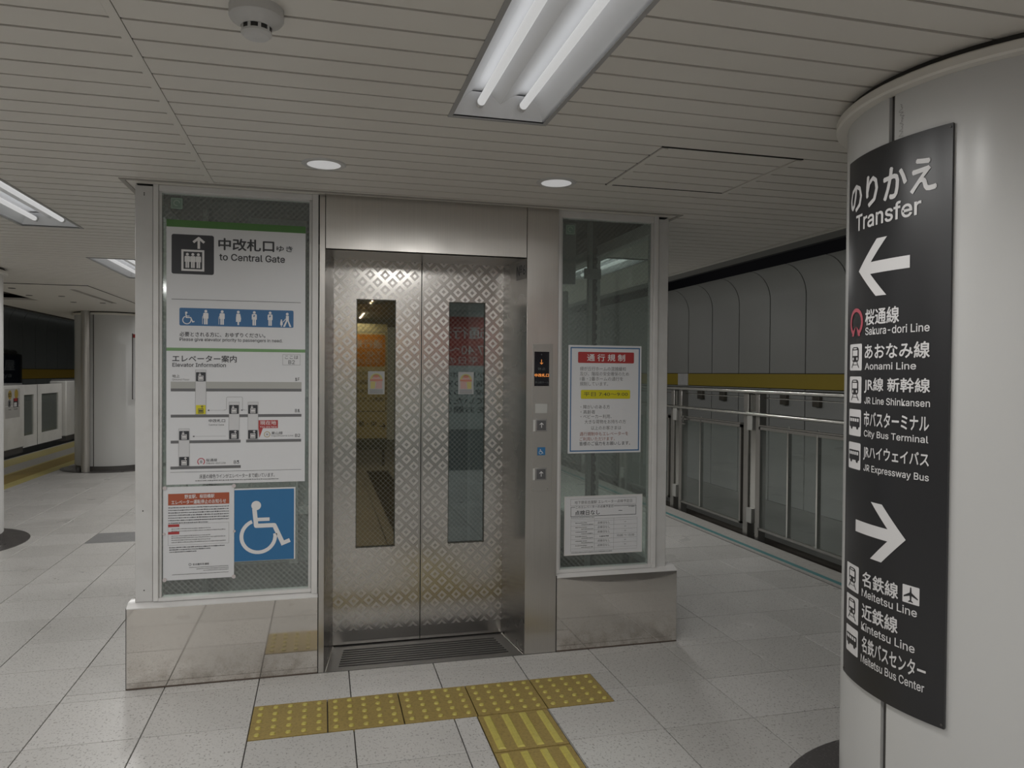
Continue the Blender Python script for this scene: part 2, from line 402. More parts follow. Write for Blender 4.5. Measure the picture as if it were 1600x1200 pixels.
@held
def bus_icon(s, x0, z0, x1, z1, lvl=1):
    W, H = x1-x0, z1-z0; X = lambda f: x0+f*W; Z = lambda f: z0+f*H
    s.rrect(x0, z0, x1, z1, W*.06, WPRINT, lvl, 'pictogram_panel')
    s.rrect(X(.06), Z(.34), X(.92), Z(.72), W*.05, SIGNB, lvl+1, 'pictogram')
    for k in range(4): s.rect(X(.20+.175*k), Z(.54), X(.33+.175*k), Z(.66), WPRINT, lvl+2, 'pictogram')
    s.rect(X(.10), Z(.54), X(.16), Z(.66), WPRINT, lvl+2, 'pictogram')
    for f in (.26, .74): s.disc(X(f), Z(.33), W*.085, SIGNB, lvl+1, 'pictogram', 12)

# ------------------------------------------------------------------ floor
FX0, FY0, T = .127, 2.69, .4
floor = struct('floor')
B().box(-4.80, 3.60, -8, 40, -.30, -.012).obj('floor_base', GROUT, floor)
def inside_view(x, y, z=0, mg=60):
    v = Vector((x, y, z-CAMH)); q = (v.dot(r_), v.dot(d_), v.dot(f_))
    if q[2] < .2: return False
    px, py = 800+FPX*q[0]/q[2], 600+FPX*q[1]/q[2]
    return -mg < px < 1600+mg and py < 1200+mg*3
G = .0023
def tile_mesh(b, w, h, z=0, ox=0, oy=0):
    x0, x1, y0, y1 = ox+G, ox+w-G, oy+G, oy+h-G; c = .0012
    b.prism([(x0+c,y0+c),(x1-c,y0+c),(x1-c,y1-c),(x0+c,y1-c)], z-.0012, z) if False else None
    v = [(x0,y0),(x1,y0),(x1,y1),(x0,y1)]; u = [(x0+c,y0+c),(x1-c,y0+c),(x1-c,y1-c),(x0+c,y1-c)]
    A = [b.bm.verts.new((*p, z-.011)) for p in v]; Bv = [b.bm.verts.new((*p, z-.001)) for p in v]; C = [b.bm.verts.new((*p, z)) for p in u]
    for i in range(4):
        j = (i+1) % 4; b.bm.faces.new((A[i],A[j],Bv[j],Bv[i])); b.bm.faces.new((Bv[i],Bv[j],C[j],C[i]))
    b.bm.faces.new(C)
MESHES = {}
def tile_me(w, h, m):
    k = (round(w,4), round(h,4), m.name)
    if k not in MESHES: b = B(); tile_mesh(b, w, h); MESHES[k] = b.mesh('floor_tile', m)
    return MESHES[k]
cells = []
rest = B()
TX = [-.273+.3*k for k in range(6)]
blocked = [(-.273, 1.227, 2.967, 3.267), (.622, .922, -3, 2.967), (-.831, 1.82, 3.565, 5.9)]
def cut_rect(r, holes):
    out = [r]
    for h in holes:
        nxt = []
        for (x0,x1,y0,y1) in out:
            hx0,hx1,hy0,hy1 = max(x0,h[0]),min(x1,h[1]),max(y0,h[2]),min(y1,h[3])
            if hx0 >= hx1-1e-6 or hy0 >= hy1-1e-6: nxt.append((x0,x1,y0,y1)); continue
            if hy0-y0 > .004: nxt.append((x0,x1,y0,hy0))
            if y1-hy1 > .004: nxt.append((x0,x1,hy1,y1))
            if hx0-x0 > .004: nxt.append((x0,hx0,hy0,hy1))
            if x1-hx1 > .004: nxt.append((hx1,x1,hy0,hy1))
        out = nxt
    return out
for i in range(-10, 8):
    for j in range(-26, 90):
        x0, y0 = FX0+T*i, FY0+T*j
        X0, X1 = max(x0, -3.62), min(x0+T, 3.36)
        if X1-X0 < .01: continue
        for r in cut_rect((X0, X1, y0, y0+T), blocked):
            seen = y0 < 9.0 and any(inside_view(x, y) for x in r[:2] for y in r[2:])
            if seen and 0 < y0 and (-.9 < r[0] < 1.4 and y0 > 3.7): seen = False
            cells.append((math.hypot(r[0], r[2]) if seen else 1e3+y0, r))
cells.sort(key=lambda c: c[0])
for k, (dist, r) in enumerate(cells):
    grey = abs(r[0]+1.873) < .02 and abs(r[2]-6.69) < .02 or abs(r[0]+1.473) < .02 and abs(r[2]-6.69) < .02
    if (k < 290 and dist < 1e3) or grey:
        o = link('floor_tile', tile_me(r[1]-r[0], r[3]-r[2], GREYT if grey else TILE), floor, loc=(r[0], r[2], random.uniform(-.0004, .0002)))
        if grey: o['label'] = 'darker grey speckled floor tile'
    else: tile_mesh(rest, r[1]-r[0], r[3]-r[2], 0, r[0], r[2])
rest.obj('distant_floor_tiles', TILE, floor, kind='stuff')
# border strips beside the track, with the teal line
EDGE = grainy('edge_strip_stone', (.44,.425,.40), (.30,.29,.27), 30, .45, .6)
TEAL = mat('teal_line_paint', (.085,.24,.25), .45)
B().box(3.362, 3.385, -4, 30, -.011, .000).box(3.43, 3.60, -4, 30, -.011, 0).obj('edge_border_strip', EDGE, floor)
B().box(3.386, 3.429, -4, 30, -.011, .001).obj('guide_line', TEAL, floor, label='thin teal line along the fenced platform edge')
PALEY = mat('pale_yellow_paint', (.50,.43,.16), .5)
B().box(-3.77, -3.622, 4, 30, -.011, .001).obj('border_line', PALEY, floor, label='pale yellow line beside the tactile strip')
B().box(-4.12, -4.072, 4, 30, -.011, .001).box(-4.75,-4.42, 4, 30, -.011, .001).obj('border_line', PALEY, floor)
B().box(-4.42, -4.12, 4, 30, -.011, 0).box(-4.80, -4.75, 4, 30, -.011, 0).obj('edge_border_strip', EDGE, floor)
# tactile paving
def frustum(b, pts0, pts1, z0, z1, mi=0):
    A = [b.bm.verts.new((*p, z0)) for p in pts0]; C = [b.bm.verts.new((*p, z1)) for p in pts1]; n_ = len(A)
    for i in range(n_): b.bm.faces.new((A[i],A[(i+1)%n_],C[(i+1)%n_],C[i])).material_index = mi
    b.bm.faces.new(C).material_index = mi
b = B()
c8 = lambda r, s=14: [(r*math.cos(2*PI*k/s), r*math.sin(2*PI*k/s)) for k in range(s)]
frustum(b, c8(.0115), c8(.0085), 0, .005); DOME = b.mesh('dome', YELL)
b = B(); tile_mesh(b, .3, .3, .002); TACT = b.mesh('tactile_tile', YELD)
b = B(); x, y = .0155, .135
frustum(b, [(-x,-y),(x,-y),(x,y),(-x,y)], [(-x+.006,-y+.006),(x-.006,-y+.006),(x-.006,y-.006),(-x+.006,y-.006)], 0, .005); BAR = b.mesh('raised_bar', YELL)
for k in range(5):
    t = link('tactile_tile', TACT, floor, loc=(-.273+.3*k, 2.967, 0))
    for i in range(5):
        for j in range(5):
            link('dome', DOME, t, loc=(-.273+.3*k+.033+.0585*i, 2.967+.033+.0585*j, .002))
for k in range(3):
    y0 = 2.662-.305*k
    t = link('tactile_tile', TACT, floor, loc=(.622, y0, 0))
    for i in range(4): link('raised_bar', BAR, t, loc=(.622+.0375+.075*i, y0+.15, .002))
b = B()
for k in range(-2, 60):
    y0 = 5+.3*k; tile_mesh(b, .3, .3, .002, -4.07, y0)
b.obj('distant_tactile_tiles', YELD, floor, kind='stuff')

# ------------------------------------------------------------------ ceiling
ZC = 2.237
ceil = struct('ceiling', (0, 0, 0))
G0, GP = 1.937, .1113
FIXT = [(.5545, 1.158), (.5545, -1.290), (.5545, -3.739), (-1.515, 3.607), (-1.515, 6.056), (-1.515, 1.158), (-1.515, -1.290), (-1.515, 8.50), (-3.1, -1.29), (-3.1, 1.158), (-1.515, 10.95), (-1.515, 13.40), (-1.515, 15.85), (.5545, 8.50), (.5545, 6.056), (2.12, 4.96), (2.12, 7.40), (2.35, -1.29), (2.35, -3.739), (-3.6, 6.056)]  # from the right-hand rows to the end: fixtures added as fill light
FW, FL = .330, GP*11
holes = [(x-FW/2, x+FW/2, y, y+FL) for x, y in FIXT] + [(-.80, 1.77, 3.60, 5.75), (-.487, -.462, -1, 3.52)]
HATCH = (1.195, 1.785, G0+GP*5, G0+GP*10)
holes.append(HATCH)
def plank_bm(b, x0, x1, y0, z=ZC):
    sh = .011
    pts = [(y0, z), (y0+GP-sh, z), (y0+GP-sh, z+.0055), (y0+GP, z+.0055), (y0+GP, z+.02), (y0, z+.02)]
    A = [b.bm.verts.new((x0, *p)) for p in pts]; C = [b.bm.verts.new((x1, *p)) for p in pts]
    for i in range(6):
        f = b.bm.faces.new((A[i], C[i], C[(i+1) % 6], A[(i+1) % 6])); f.material_index = 1 if i in (1, 2) else 0
    b.bm.faces.new(A); b.bm.faces.new(C)
PM = {}
far = B()
for k in range(-70, 55):
    y0 = G0+GP*k; ym = y0+GP/2
    segs = [(-3.9, 2.77)]
    for h in holes:
        if h[2] < ym < h[3]:
            nx = []
            for a_, b_ in segs:
                lo, hi = max(a_, h[0]), min(b_, h[1])
                if lo >= hi: nx.append((a_, b_))
                else:
                    if lo-a_ > .005: nx.append((a_, lo))
                    if b_-hi > .005: nx.append((hi, b_))
            segs = nx
    for a_, b_ in segs:
        if -12 <= k < 16:
            key = round(b_-a_, 4)
            if key not in PM:
                bb = B(); plank_bm(bb, 0, b_-a_, 0, 0); PM[key] = bb.mesh('ceiling_plank', [CEIL, CEILG])
            link('ceiling_plank', PM[key], ceil, loc=(a_, y0, ZC+random.uniform(-.0004, .0004)))
        else: plank_bm(far, a_, b_, y0)
far.obj('distant_ceiling_planks', [CEIL, CEILG], ceil, kind='stuff')
B().box(-.487, -.4645, -1, 3.52, ZC, ZC+.02).obj('joint_strip', CEIL, ceil)
B().box(-.4645, -.462, -1, 3.52, ZC+.004, ZC+.02).obj('joint_gap', BLACKGAP, ceil)
B().box(-3.9, 2.77, -8, 40, ZC+.13, ZC+.16).obj('ceiling_backing', DARK, ceil)
# smooth part of the ceiling further along the left side
y8 = G0+GP*55
b = B()
for x0, x1, y0_, y1_ in cut_rect((-3.9, -2.215, y8, 40), [(-2.50, -2.44, 8.45, 10.05), (-3.7, -3.25, 7.0, 9.9)]): b.box(x0, x1, y0_, y1_, ZC-.004, ZC+.02)
b.box(-2.185, 2.77, y8, 40, ZC, ZC+.02).box(-2.215, -2.185, y8, 40, ZC-.001, ZC+.012)
b.obj('smooth_ceiling_panel', CEIL, ceil)
B().box(-2.222, -2.214, y8, 30, ZC-.005, ZC).box(-3.9, -2.215, y8-.008, y8, ZC-.005, ZC).box(-2.50, -2.44, 8.45, 10.05, ZC+.02, ZC+.05).box(-3.7, -3.25, 7.0, 9.9, ZC+.06, ZC+.07).obj('ceiling_slot', BLACKGAP, ceil)
for k in range(6):
    B().lathe(-3.35+.32*(k % 2)+.22*(k//2), 8.5+.75*(k//2), [(.0001, ZC-.009), (.03, ZC-.009), (.035, ZC-.004)], 12).obj('ceiling_nozzle', STRIP, ceil)
# access hatch
ha = thing('ceiling_hatch', 'square slatted ceiling access hatch between round downlight and right pillar', 'hatch', (1.49, 2.77, ZC))
hm = B(); plank_bm(hm, 0, HATCH[1]-HATCH[0]-.06, 0, 0); hme = hm.mesh('hatch_slat', [CEIL, CEILG])
for k in range(5): link('hatch_slat', hme, ha, loc=(HATCH[0]+.03, G0+GP*(5+k), ZC-.0015))
for x0 in (HATCH[0], HATCH[1]-.03):
    B().box(x0+.004, x0+.026, HATCH[2]+.003, HATCH[3]-.003, ZC-.005, ZC+.01).obj('frame_strip', CEIL, ha)
b = B().ring_y((0,1,0,1), (.3,.7,.3,.7), 0, .01) if False else B()
b.box(HATCH[0]-.001, HATCH[0]+.004, HATCH[2], HATCH[3], ZC+.001, ZC+.01).box(HATCH[1]-.004, HATCH[1]+.001, HATCH[2], HATCH[3], ZC+.001, ZC+.01)
b.box(HATCH[0], HATCH[1], HATCH[2]-.003, HATCH[2]+.001, ZC-.002, ZC+.01).box(HATCH[0], HATCH[1], HATCH[3]-.006, HATCH[3]+.001, ZC-.002, ZC+.01)
b.obj('joint_gap', BLACKGAP, ha)
# trim round the elevator head and along the right ceiling edge
t1 = struct('trim_1')
B().box(-.85, 1.81, 3.515, 3.535, ZC-.004, ZC+.01).box(-.85, -.83, 3.535, 5.8, ZC-.004, ZC+.01).box(1.79, 1.81, 3.535, 5.8, ZC-.004, ZC+.01).obj('surround_bead', CEILG, t1)
B().box(-.83, 1.79, 3.535, 3.60, ZC+.000, ZC+.012).box(-.83, -.80, 3.6, 5.8, ZC, ZC+.012).box(1.77, 1.79, 3.6, 5.8, ZC, ZC+.012).obj('surround_band', CEIL, t1)
t2 = struct('trim_2')
B().box(2.772, 2.785, -8, 40, ZC-.004, ZC+.03).box(2.80, 2.83, -8, 40, ZC-.002, ZC+.08).obj('ceiling_edge_bead', CEIL, t2)
B().box(2.83, 2.845, -8, 40, ZC+.0, ZC+.12).box(2.785, 2.80, -8, 40, ZC+.02, ZC+.03).obj('ceiling_edge_gap', CEILG, t2)
SOFF = mat('track_soffit', (.20,.20,.19), .7)
B().box(2.845, 3.25, -8, 40, ZC+.075, ZC+.14).obj('edge_soffit', SOFF, t2)
NAVY = mat('track_roof', (.013,.013,.019), .8)
t3 = struct('trim_3')
B().box(-3.95, -3.9, -8, 40, ZC-.02, ZC+.2).obj('ceiling_edge_bead', BLACKGAP, t3)
t4 = struct('ceiling.track')
t4.name = 'ceiling.001'
B().box(3.25, 8.0, -8, 40, 4.2, 4.3).box(3.25, 3.29, -8, 40, ZC+.075, 4.2).box(-9, -3.95, -8, 40, 4.2, 4.3).box(-3.97, -3.93, -8, 40, ZC+.1, 4.2).box(8.0, 8.1, -8, 40, -1.3, 4.3).box(-9.1, -9, -8, 40, -1.3, 4.3).obj('track_roof', NAVY, t4)

# ------------------------------------------------------------------ far walls beyond the tracks
WPAN = mat('tunnel_wall_enamel', (.34,.343,.325), .34, spec=.5); n = N(WPAN); n.bump(n.noise(n.pos(), 2.2, 2), .1, .002)
WPAN2 = mat('tunnel_wall_lower', (.34,.345,.335), .3)
BAND = mat('yellow_band', (.36,.27,.035), .35)
BAND2 = mat('ochre_band', (.60,.38,.06), .7, spec=.15)
def far_wall(name, X, sgn, y0, per, cnt, band, zb0, zb1):
    """sgn=+1 wall on the right (faces -x)"""
    w_ = struct(name, (X, 0, 0))
    prof = [(0, zb1+.012), (0, 2.58)] + [(-.36*(1-math.cos(a)), 2.58+.437*math.sin(a)) for a in [PI/2*k/9*.98 for k in range(1, 10)]]
    g_ = .012
    bb = B()
    for i in range(len(prof)-1):
        (a, z0), (c, z1) = prof[i], prof[i+1]
        f = bb.quad([(sgn*a, g_, z0), (sgn*a, per-g_, z0), (sgn*c, per-g_, z1), (sgn*c, g_, z1)]); f.smooth = True
    for e in (g_, per-g_):
        for i in range(len(prof)-1):
            (a, z0), (c, z1) = prof[i], prof[i+1]
            bb.quad([(sgn*a, e, z0), (sgn*c, e, z1), (sgn*(c+.03), e, z1), (sgn*(a+.03), e, z0)])
    up = bb.mesh('wall_panel', WPAN)
    lo = B().box(min(0, sgn*.03), max(0, sgn*.03), g_, per-g_, -.55, zb0-.012).mesh('lower_wall_panel', WPAN2)
    for k in range(cnt):
        link('wall_panel', up, w_, loc=(X, y0+per*k, 0)); link('lower_wall_panel', lo, w_, loc=(X, y0+per*k, 0))
    B().box(X+sgn*.03-.01, X+sgn*.03+.01, y0-3, y0+per*cnt, -.6, 2.6).prism([(X+sgn*p[0]+sgn*.035, p[1]) for p in prof]+[(X+sgn*p[0]+sgn*.06, p[1]) for p in prof[::-1]], y0-3, y0+per*cnt, axis='y').obj('wall_backing', BLACKGAP, w_)
    bw = B().box(min(X-sgn*.02, X+sgn*.02), max(X-sgn*.02, X+sgn*.02), y0, y0+per*cnt, zb0, zb1)
    bw.obj('line_colour_band', band, w_)
    B().box(X+min(0,sgn*.1), X+max(0,sgn*.1), y0-3, y0+per*cnt, -1.6, -.56).obj('wall_footing', SOFF, w_)
    return w_
wr = far_wall('wall_right', 6.8, 1, 9.383-.889*8, .889, 22, BAND, 1.215, 1.432)
b = B().box(6.77, 6.80, 12.9, 13.3, 1.21, 1.435).obj('band_notice', WHITE, wr)
for (ya, yb) in ((12.47,12.30),(11.69,11.52),(9.91,9.76),(9.14,8.99)):
    B().box(6.74, 6.80, yb, ya, .97, 1.13).obj('junction_box', mat('box_bronze', (.13,.12,.10), .4, .5), wr, bevel=.004)
wl = far_wall('wall_left', -7.6, -1, 21.157-.87*22, .87, 40, BAND2, 1.18, 1.432)
tr = struct('floor.001')
BAL = grainy('ballast_dark', (.10,.095,.085), (.04,.038,.035), 12, .9, .8)
B().box(3.60, 9, -8, 40, -1.3, -1.2).box(-9, -4.8, -8, 40, -1.3, -1.2).obj('track_bed', BAL, tr)
B().box(3.55, 3.60, -8, 40, -1.2, -.30).box(3.602, 3.86, -8, 40, -.4, -.045).obj('platform_edge_slab', mat('edge_brown', (.055,.045,.038), .8), tr)
for X in (4.6, 5.67, -5.6, -6.67): B().box(X-.035, X+.035, -8, 40, -1.2, -1.03).obj('running_rail', POSTM, tr)

we = struct('wall_back')
B().box(-9, 8, 40, 40.2, -1.3, 4.3).obj('end_wall', SOFF, we)
# ------------------------------------------------------------------ pillars
def pillar(cx, cy, label, seam0=PI, strip=None, sk=True):
    R = .515; t = thing('round_pillar', label, 'pillar', (cx, cy, 0), 'round white platform pillars')
    B().lathe(cx, cy, [(.70, -.0005), (.70, .004), (.69, .006), (.0001, .006)], 72).obj('base_disc', DISC, t)
    if sk: B().lathe(cx, cy, [(R-.012, .006), (R-.012, .075)], 72).obj('skirting', STRIP, t)
    B().lathe(cx, cy, [(R-.012, .07), (R-.012, ZC)], 72).obj('core', STRIP, t)
    ga = .0105/R
    for k in range(4):
        a0 = seam0+PI/2*k+ga; a1 = seam0+PI/2*(k+1)-ga
        B().lathe(cx, cy, [(R-.011, .07), (R, .07), (R, 2.19), (R-.011, 2.19)], 28, a0=a0, a1=a1, close=True).obj('enamel_panel', PILLAR, t)
    B().lathe(cx, cy, [(R-.005, 2.188), (R+.028, 2.188), (R+.034, 2.193), (R+.034, 2.213), (R+.028, 2.218), (R-.005, 2.218)], 72, close=True).obj('collar_ring', CEIL, t)
    B().lathe(cx, cy, [(R+.012, 2.21), (R+.012, ZC-.001)], 72).obj('collar_gap', BLACKGAP, t)
    return t
PX, PY, PR = 2.05, 1.75, .515
pil = pillar(PX, PY, 'large white round pillar at the right edge carrying the black transfer sign')
p1 = pillar(-3.05, 6.85, 'white round pillar cut off by the left edge, on a dark disc')
p2 = pillar(-2.93, 11.95, 'white round pillar beyond the left side of the elevator, with a steel pipe', seam0=PI*.9)
B().tube((-3.17, 11.40, 0), (-3.17, 11.40, ZC), .055, 20).obj('vertical_pipe', mat('pipe_steel', (.42,.40,.37), .35, .6), p2)
B().box(-3.29, -3.25, 11.43, 11.48, 0, .06).obj('pipe_foot', STRIP, p2)
ps = thing('wall_notice', 'narrow white notice with a red top on the far left pillar', 'sign', (-2.45, 11.75, 1.4))
B().box(-2.56, -2.30, 11.36, 11.37, 1.02, 1.92).obj('board', PAPER, ps); B().box(-2.56, -2.30, 11.355, 11.36, 1.87, 1.92).obj('red_header', RED, ps)
ps_b = B().box(-2.572, -2.56, 11.35, 11.38, 1.01, 1.93).obj('frame_edge', STRIP, ps)
# scribble mark on the near pillar
def cyl(u, v, h): a = PI+u/PR; return ((PX+(PR+h)*math.cos(a), PY+(PR+h)*math.sin(a), v))
sg = Sign(cyl, pil, cut=(-.3, .3, .02)); rnd = random.Random(3)
pts = [(.034+rnd.uniform(-.008, .010), 2.155-.09*k/26) for k in range(27)]
sg.stroke(pts, .0012, mat('scuff', (.25,.24,.23), .6), 1, 'scuff_mark', joint=False); sg.build()

# ------------------------------------------------------------------ transfer sign on the pillar
ts = thing('transfer_sign', 'tall black curved transfer sign with white arrows on the right pillar', 'sign', (PX-PR-.01, PY, .5))
b = B(); a0, a1 = PI-.2165/.525, PI+.189/.525
b.lathe(PX, PY, [(PR+.001, .497), (.525, .497), (.525, 2.058), (PR+.001, 2.058)], 30, a0=a0, a1=a1, close=True)
b.obj('curved_board', SIGNB, ts)
for u, z in ((.183, .507), (.183, 2.048), (-.21, .507)):
    a = PI+u/.525; P0 = Vector((PX+.525*math.cos(a), PY+.525*math.sin(a), z)); dv = Vector((math.cos(a), math.sin(a), 0))
    B().tube(P0, P0+dv*.002, .003, 10).obj('screw', STRIP, ts)
def cyl2(u, v, h): a = PI+u/.525; return ((PX+(.5255+h)*math.cos(a), PY+(.5255+h)*math.sin(a), v))
s = Sign(cyl2, ts, cut=(-.21, .19, .012))
W_ = WPRINT
s.text('のりかえ', -.192, .149, 1.898, 1.985, W_, bold=.022)
s.text('Transfer', -.152, .110, 1.838, 1.888, W_, bold=.012)
s.poly([(-.130,1.718),(-.040,1.800),(.001,1.799),(-.066,1.7365),(.079,1.735),(.079,1.701),(-.068,1.7025),(.001,1.636),(-.042,1.637)], W_, 2, 'arrow')
s.poly([(-.050,1.048),(-.004,1.048),(.079,.966),(-.004,.885),(-.050,.885),(.018,.949),(-.128,.948),(-.128,.983),(.018,.983)], W_, 2, 'arrow')
s.arc(-.1435, 1.568, .0365, .011, math.radians(-58), math.radians(238), PINK, 2, 'line_emblem', seg=30)
s.poly([(-.166,1.540),(-.170,1.527),(-.158,1.527),(-.146,1.556)], PINK, 2, 'line_emblem'); s.poly([(-.121,1.540),(-.117,1.527),(-.129,1.527),(-.141,1.556)], PINK, 2, 'line_emblem')
rows = [('桜通線', -.089, .047, 1.556, 1.601, 'Sakura-dori Line', .138, 1.527, 1.550, None),
        ('あおなみ線', -.089, .139, 1.458, 1.501, 'Aonami Line', .102, 1.427, 1.447, 't'),
        ('JR線 新幹線', -.089, .141, 1.360, 1.404, 'JR Line Shinkansen', .142, 1.328, 1.348, 't'),
        ('市バスターミナル', -.089, .140, 1.263, 1.306, 'City Bus Terminal', .139, 1.228, 1.252, 'b'),
        ('JRハイウェイバス', -.089, .141, 1.165, 1.207, 'JR Expressway Bus', .142, 1.128, 1.152, 'b'),
        ('名鉄線', -.085, .057, .798, .841, 'Meitetsu Line', .115, .766, .789, 't'),
        ('近鉄線', -.085, .057, .703, .747, 'Kintetsu Line', .110, .668, .692, 't'),
        ('名鉄バスセンター', -.083, .141, .606, .652, 'Meitetsu Bus Center', .138, .573, .597, 'b')]
for jp, x0, x1, z0, z1, en, ex1, e0, e1, ic in rows:
    s.text(jp, x0, x1, z0, z1, W_, bold=.016); s.text(en, -.088, ex1, e0, e1, W_, bold=.008)
    zt = z1+.003
    if ic == 't': train_icon(s, -.186, zt-.079, -.106, zt)
    if ic == 'b': bus_icon(s, -.186, zt-.079, -.106, zt)
s.rrect(.071, .798, .121, .846, .002, W_, 1, 'pictogram_panel')
X = lambda f: .071+.05*f
Z = lambda f: .798+.048*f
s.poly([(X(.47),Z(.92)),(X(.53),Z(.92)),(X(.56),Z(.62)),(X(.92),Z(.38)),(X(.92),Z(.30)),(X(.56),Z(.44)),(X(.54),Z(.2)),(X(.64),Z(.12)),(X(.64),Z(.07)),(X(.5),Z(.1)),(X(.36),Z(.07)),(X(.36),Z(.12)),(X(.46),Z(.2)),(X(.44),Z(.44)),(X(.08),Z(.30)),(X(.08),Z(.38)),(X(.44),Z(.62))], SIGNB, 2, 'pictogram')
s.build()

# ------------------------------------------------------------------ elevator enclosure
el = thing('elevator', 'steel elevator with wired glass side panels and diamond patterned doors', 'elevator', (.5, 3.6, 0))
YF = 3.565
# base panels
for x0, x1, zt in ((-.831, -.016, .360), (1.155, 1.820, .378)):
    B().box(x0, x1, YF, YF+.03, .002, zt).obj('base_panel', BASEP, el, bevel=.0015)
    B().box(x0+.001, x1, YF+.03, 3.66, 0, zt-.004).obj('base_core', STRIP, el)
    B().prism([(YF-.001, zt), (3.60, zt+.018), (3.66, zt+.018), (3.66, zt-.004), (YF-.001, zt-.004)], x0, x1, axis='x').obj('sill_cap', WHITE2, el)
    B().box(x0-.001, x1, YF-.0015, YF+.02, 0, .006).obj('sealant_line', mat('sealant', (.10,.075,.06), .8), el)
B().box(-.834, -.831, YF+.002, 3.66, 0, .36).obj('corner_strip', STRIP, el)
for xx, o in ((-.831, -1), (1.82, 1)):
    x0, x1 = (xx, xx+.03) if o < 0 else (xx-.03, xx)
    B().box(x0, x1, 3.6605, 5.85, .002, .365).obj('base_panel', BASEP, el)
# white uprights and glazing frames
def fr(name, x0, x1, y0, y1, z0, z1, m_=WHITE, bv=.002): return B().box(x0, x1, y0, y1, z0, z1).obj(name, m_, el, bevel=bv)
fr('corner_post', -.802, -.730, 3.595, 3.68, .378, 2.228)
fr('frame_upright', -.728, -.706, 3.588, 3.65, .378, ZC, WHITE2); fr('frame_upright', -.706, -.694, 3.600, 3.64, .385, 2.215, WHITE)
fr('frame_upright', -.060, -.046, 3.600, 3.64, .385, 2.215, WHITE); fr('frame_upright', -.046, -.018, 3.582, 3.65, .370, ZC, WHITE2)
fr('frame_head', -.706, -.046, 3.592, 3.64, 2.210, ZC, WHITE2, .003); fr('frame_head', -.70, -.05, 3.600, 3.64, 2.204, 2.212, WHITE)
fr('frame_sill', -.706, -.046, 3.588, 3.64, .376, .392, WHITE2)
fr('frame_upright', 1.152, 1.172, 3.582, 3.65, .390, ZC, WHITE2); fr('frame_upright', 1.172, 1.184, 3.600, 3.64, .395, 2.205, WHITE)
fr('frame_upright', 1.672, 1.684, 3.600, 3.64, .395, 2.205, WHITE); fr('frame_upright', 1.684, 1.708, 3.586, 3.65, .390, ZC, WHITE2)
fr('corner_post', 1.711, 1.768, 3.595, 3.68, .390, 2.225)
fr('frame_head', 1.172, 1.684, 3.592, 3.64, 2.202, ZC, WHITE2, .003); fr('frame_sill', 1.172, 1.684, 3.588, 3.64, .392, .408, WHITE2)
B().box(-.016, -.013, YF-.001, 3.6, 0, .37).obj('joint_gap', BLACKGAP, el); B().box(1.151, 1.155, YF-.001, 3.6, 0, .385).obj('joint_gap', BLACKGAP, el)
for z, x in ((2.195, -.765), (2.187, -.765), (.43, -.765), (.385+.4, -.770)):
    B().tube((x, 3.5935, z), (x, 3.5955, z), .0028, 8).obj('screw', BLACKGAP, el)
B().box(-.694, -.060, 3.612, 3.618, .388, 2.206).obj('wired_glass_pane', WGLASS, el)
B().box(1.184, 1.672, 3.612, 3.618, .404, 2.203).obj('wired_glass_pane', WGLASS, el)
# side and rear walls of the shaft
for x, nx in ((-.79, 1), (1.752, -1)):
    for ya, yb in ((3.69, 4.62), (4.68, 5.70)): B().box(x-.003, x+.003, ya, yb, .40, 2.17).obj('side_glass_pane', SGLASS, el)
    for y in (4.62, 5.70): B().box(x-.03, x+.03, y, y+.06, .36, ZC).obj('side_post', WHITE, el)
    B().box(x-.03, x+.03, 3.68, 5.76, 2.17, ZC).obj('side_rail', WHITE, el); B().box(x-.03, x+.03, 3.68, 5.76, .362, .40).obj('side_rail', WHITE, el)
REARP = mat('rear_panel_grey', (.42,.44,.43), .35)
B().box(-.79, 1.752, 5.77, 5.80, -1, 3.2).obj('rear_wall_panel', REARP, el)
for x in (-.2, .45, 1.1): B().box(x-.03, x+.03, 5.72, 5.77, -1, 3.2).obj('rear_mullion', WHITE, el)
for z in (.38, 1.25, 2.2): B().box(-.76, 1.72, 5.73, 5.77, z-.03, z+.03).obj('rear_transom', WHITE, el)
B().box(-.78, 1.74, 3.66, 5.77, -1.02, -1.0).box(-.80, -.78, 3.66, 5.78, ZC+.1, 3.2).box(1.74, 1.77, 3.66, 5.78, ZC+.1, 3.2).box(-.80, 1.77, 3.66, 5.8, 3.2, 3.25).box(-.8, 1.77, 3.62, 3.66, ZC, 3.2).box(-.78, -.02, 3.665, 3.69, -1.0, .36).box(1.16, 1.74, 3.665, 3.69, -1.0, .36).obj('shaft_lining', DARK, el)
# guide rails and machinery seen through the glass
def guide(x, y):
    b = B().box(x-.028, x-.004, y-.02, y+.02, -1, 2.9); b.obj('guide_rail', mat('guide_light', (.36,.38,.36), .4, .3), el)
    b = B()
    for k in range(60): b.box(x, x+.03, y-.015, y+.015, -.95+.06*k, -.915+.06*k)
    b.box(x+.004, x+.026, y-.008, y+.008, -1, 2.7); b.obj('counterweight_channel', mat('channel_dark', (.03,.032,.033), .6), el)
    for z in (.55, 2.04):
        B().box(x-.06, x+.05, y-.03, y-.015, z-.03, z+.035).obj('rail_bracket', mat('bracket_grey', (.26,.27,.26), .5), el)
guide(1.66, 4.45); guide(-.66, 4.75)
B().box(1.05, 1.56, 4.48, 4.52, 1.98, 2.9).obj('equipment_cover', mat('cover_grey', (.30,.31,.31), .4), el)
B().box(1.10, 1.56, 4.62, 4.65, .9, 1.95).obj('equipment_panel', mat('panel_grey', (.48,.50,.49), .35), el)
B().box(1.33, 1.37, 4.55, 4.61, 1.72, 1.93).obj('door_closer', STRIP, el)
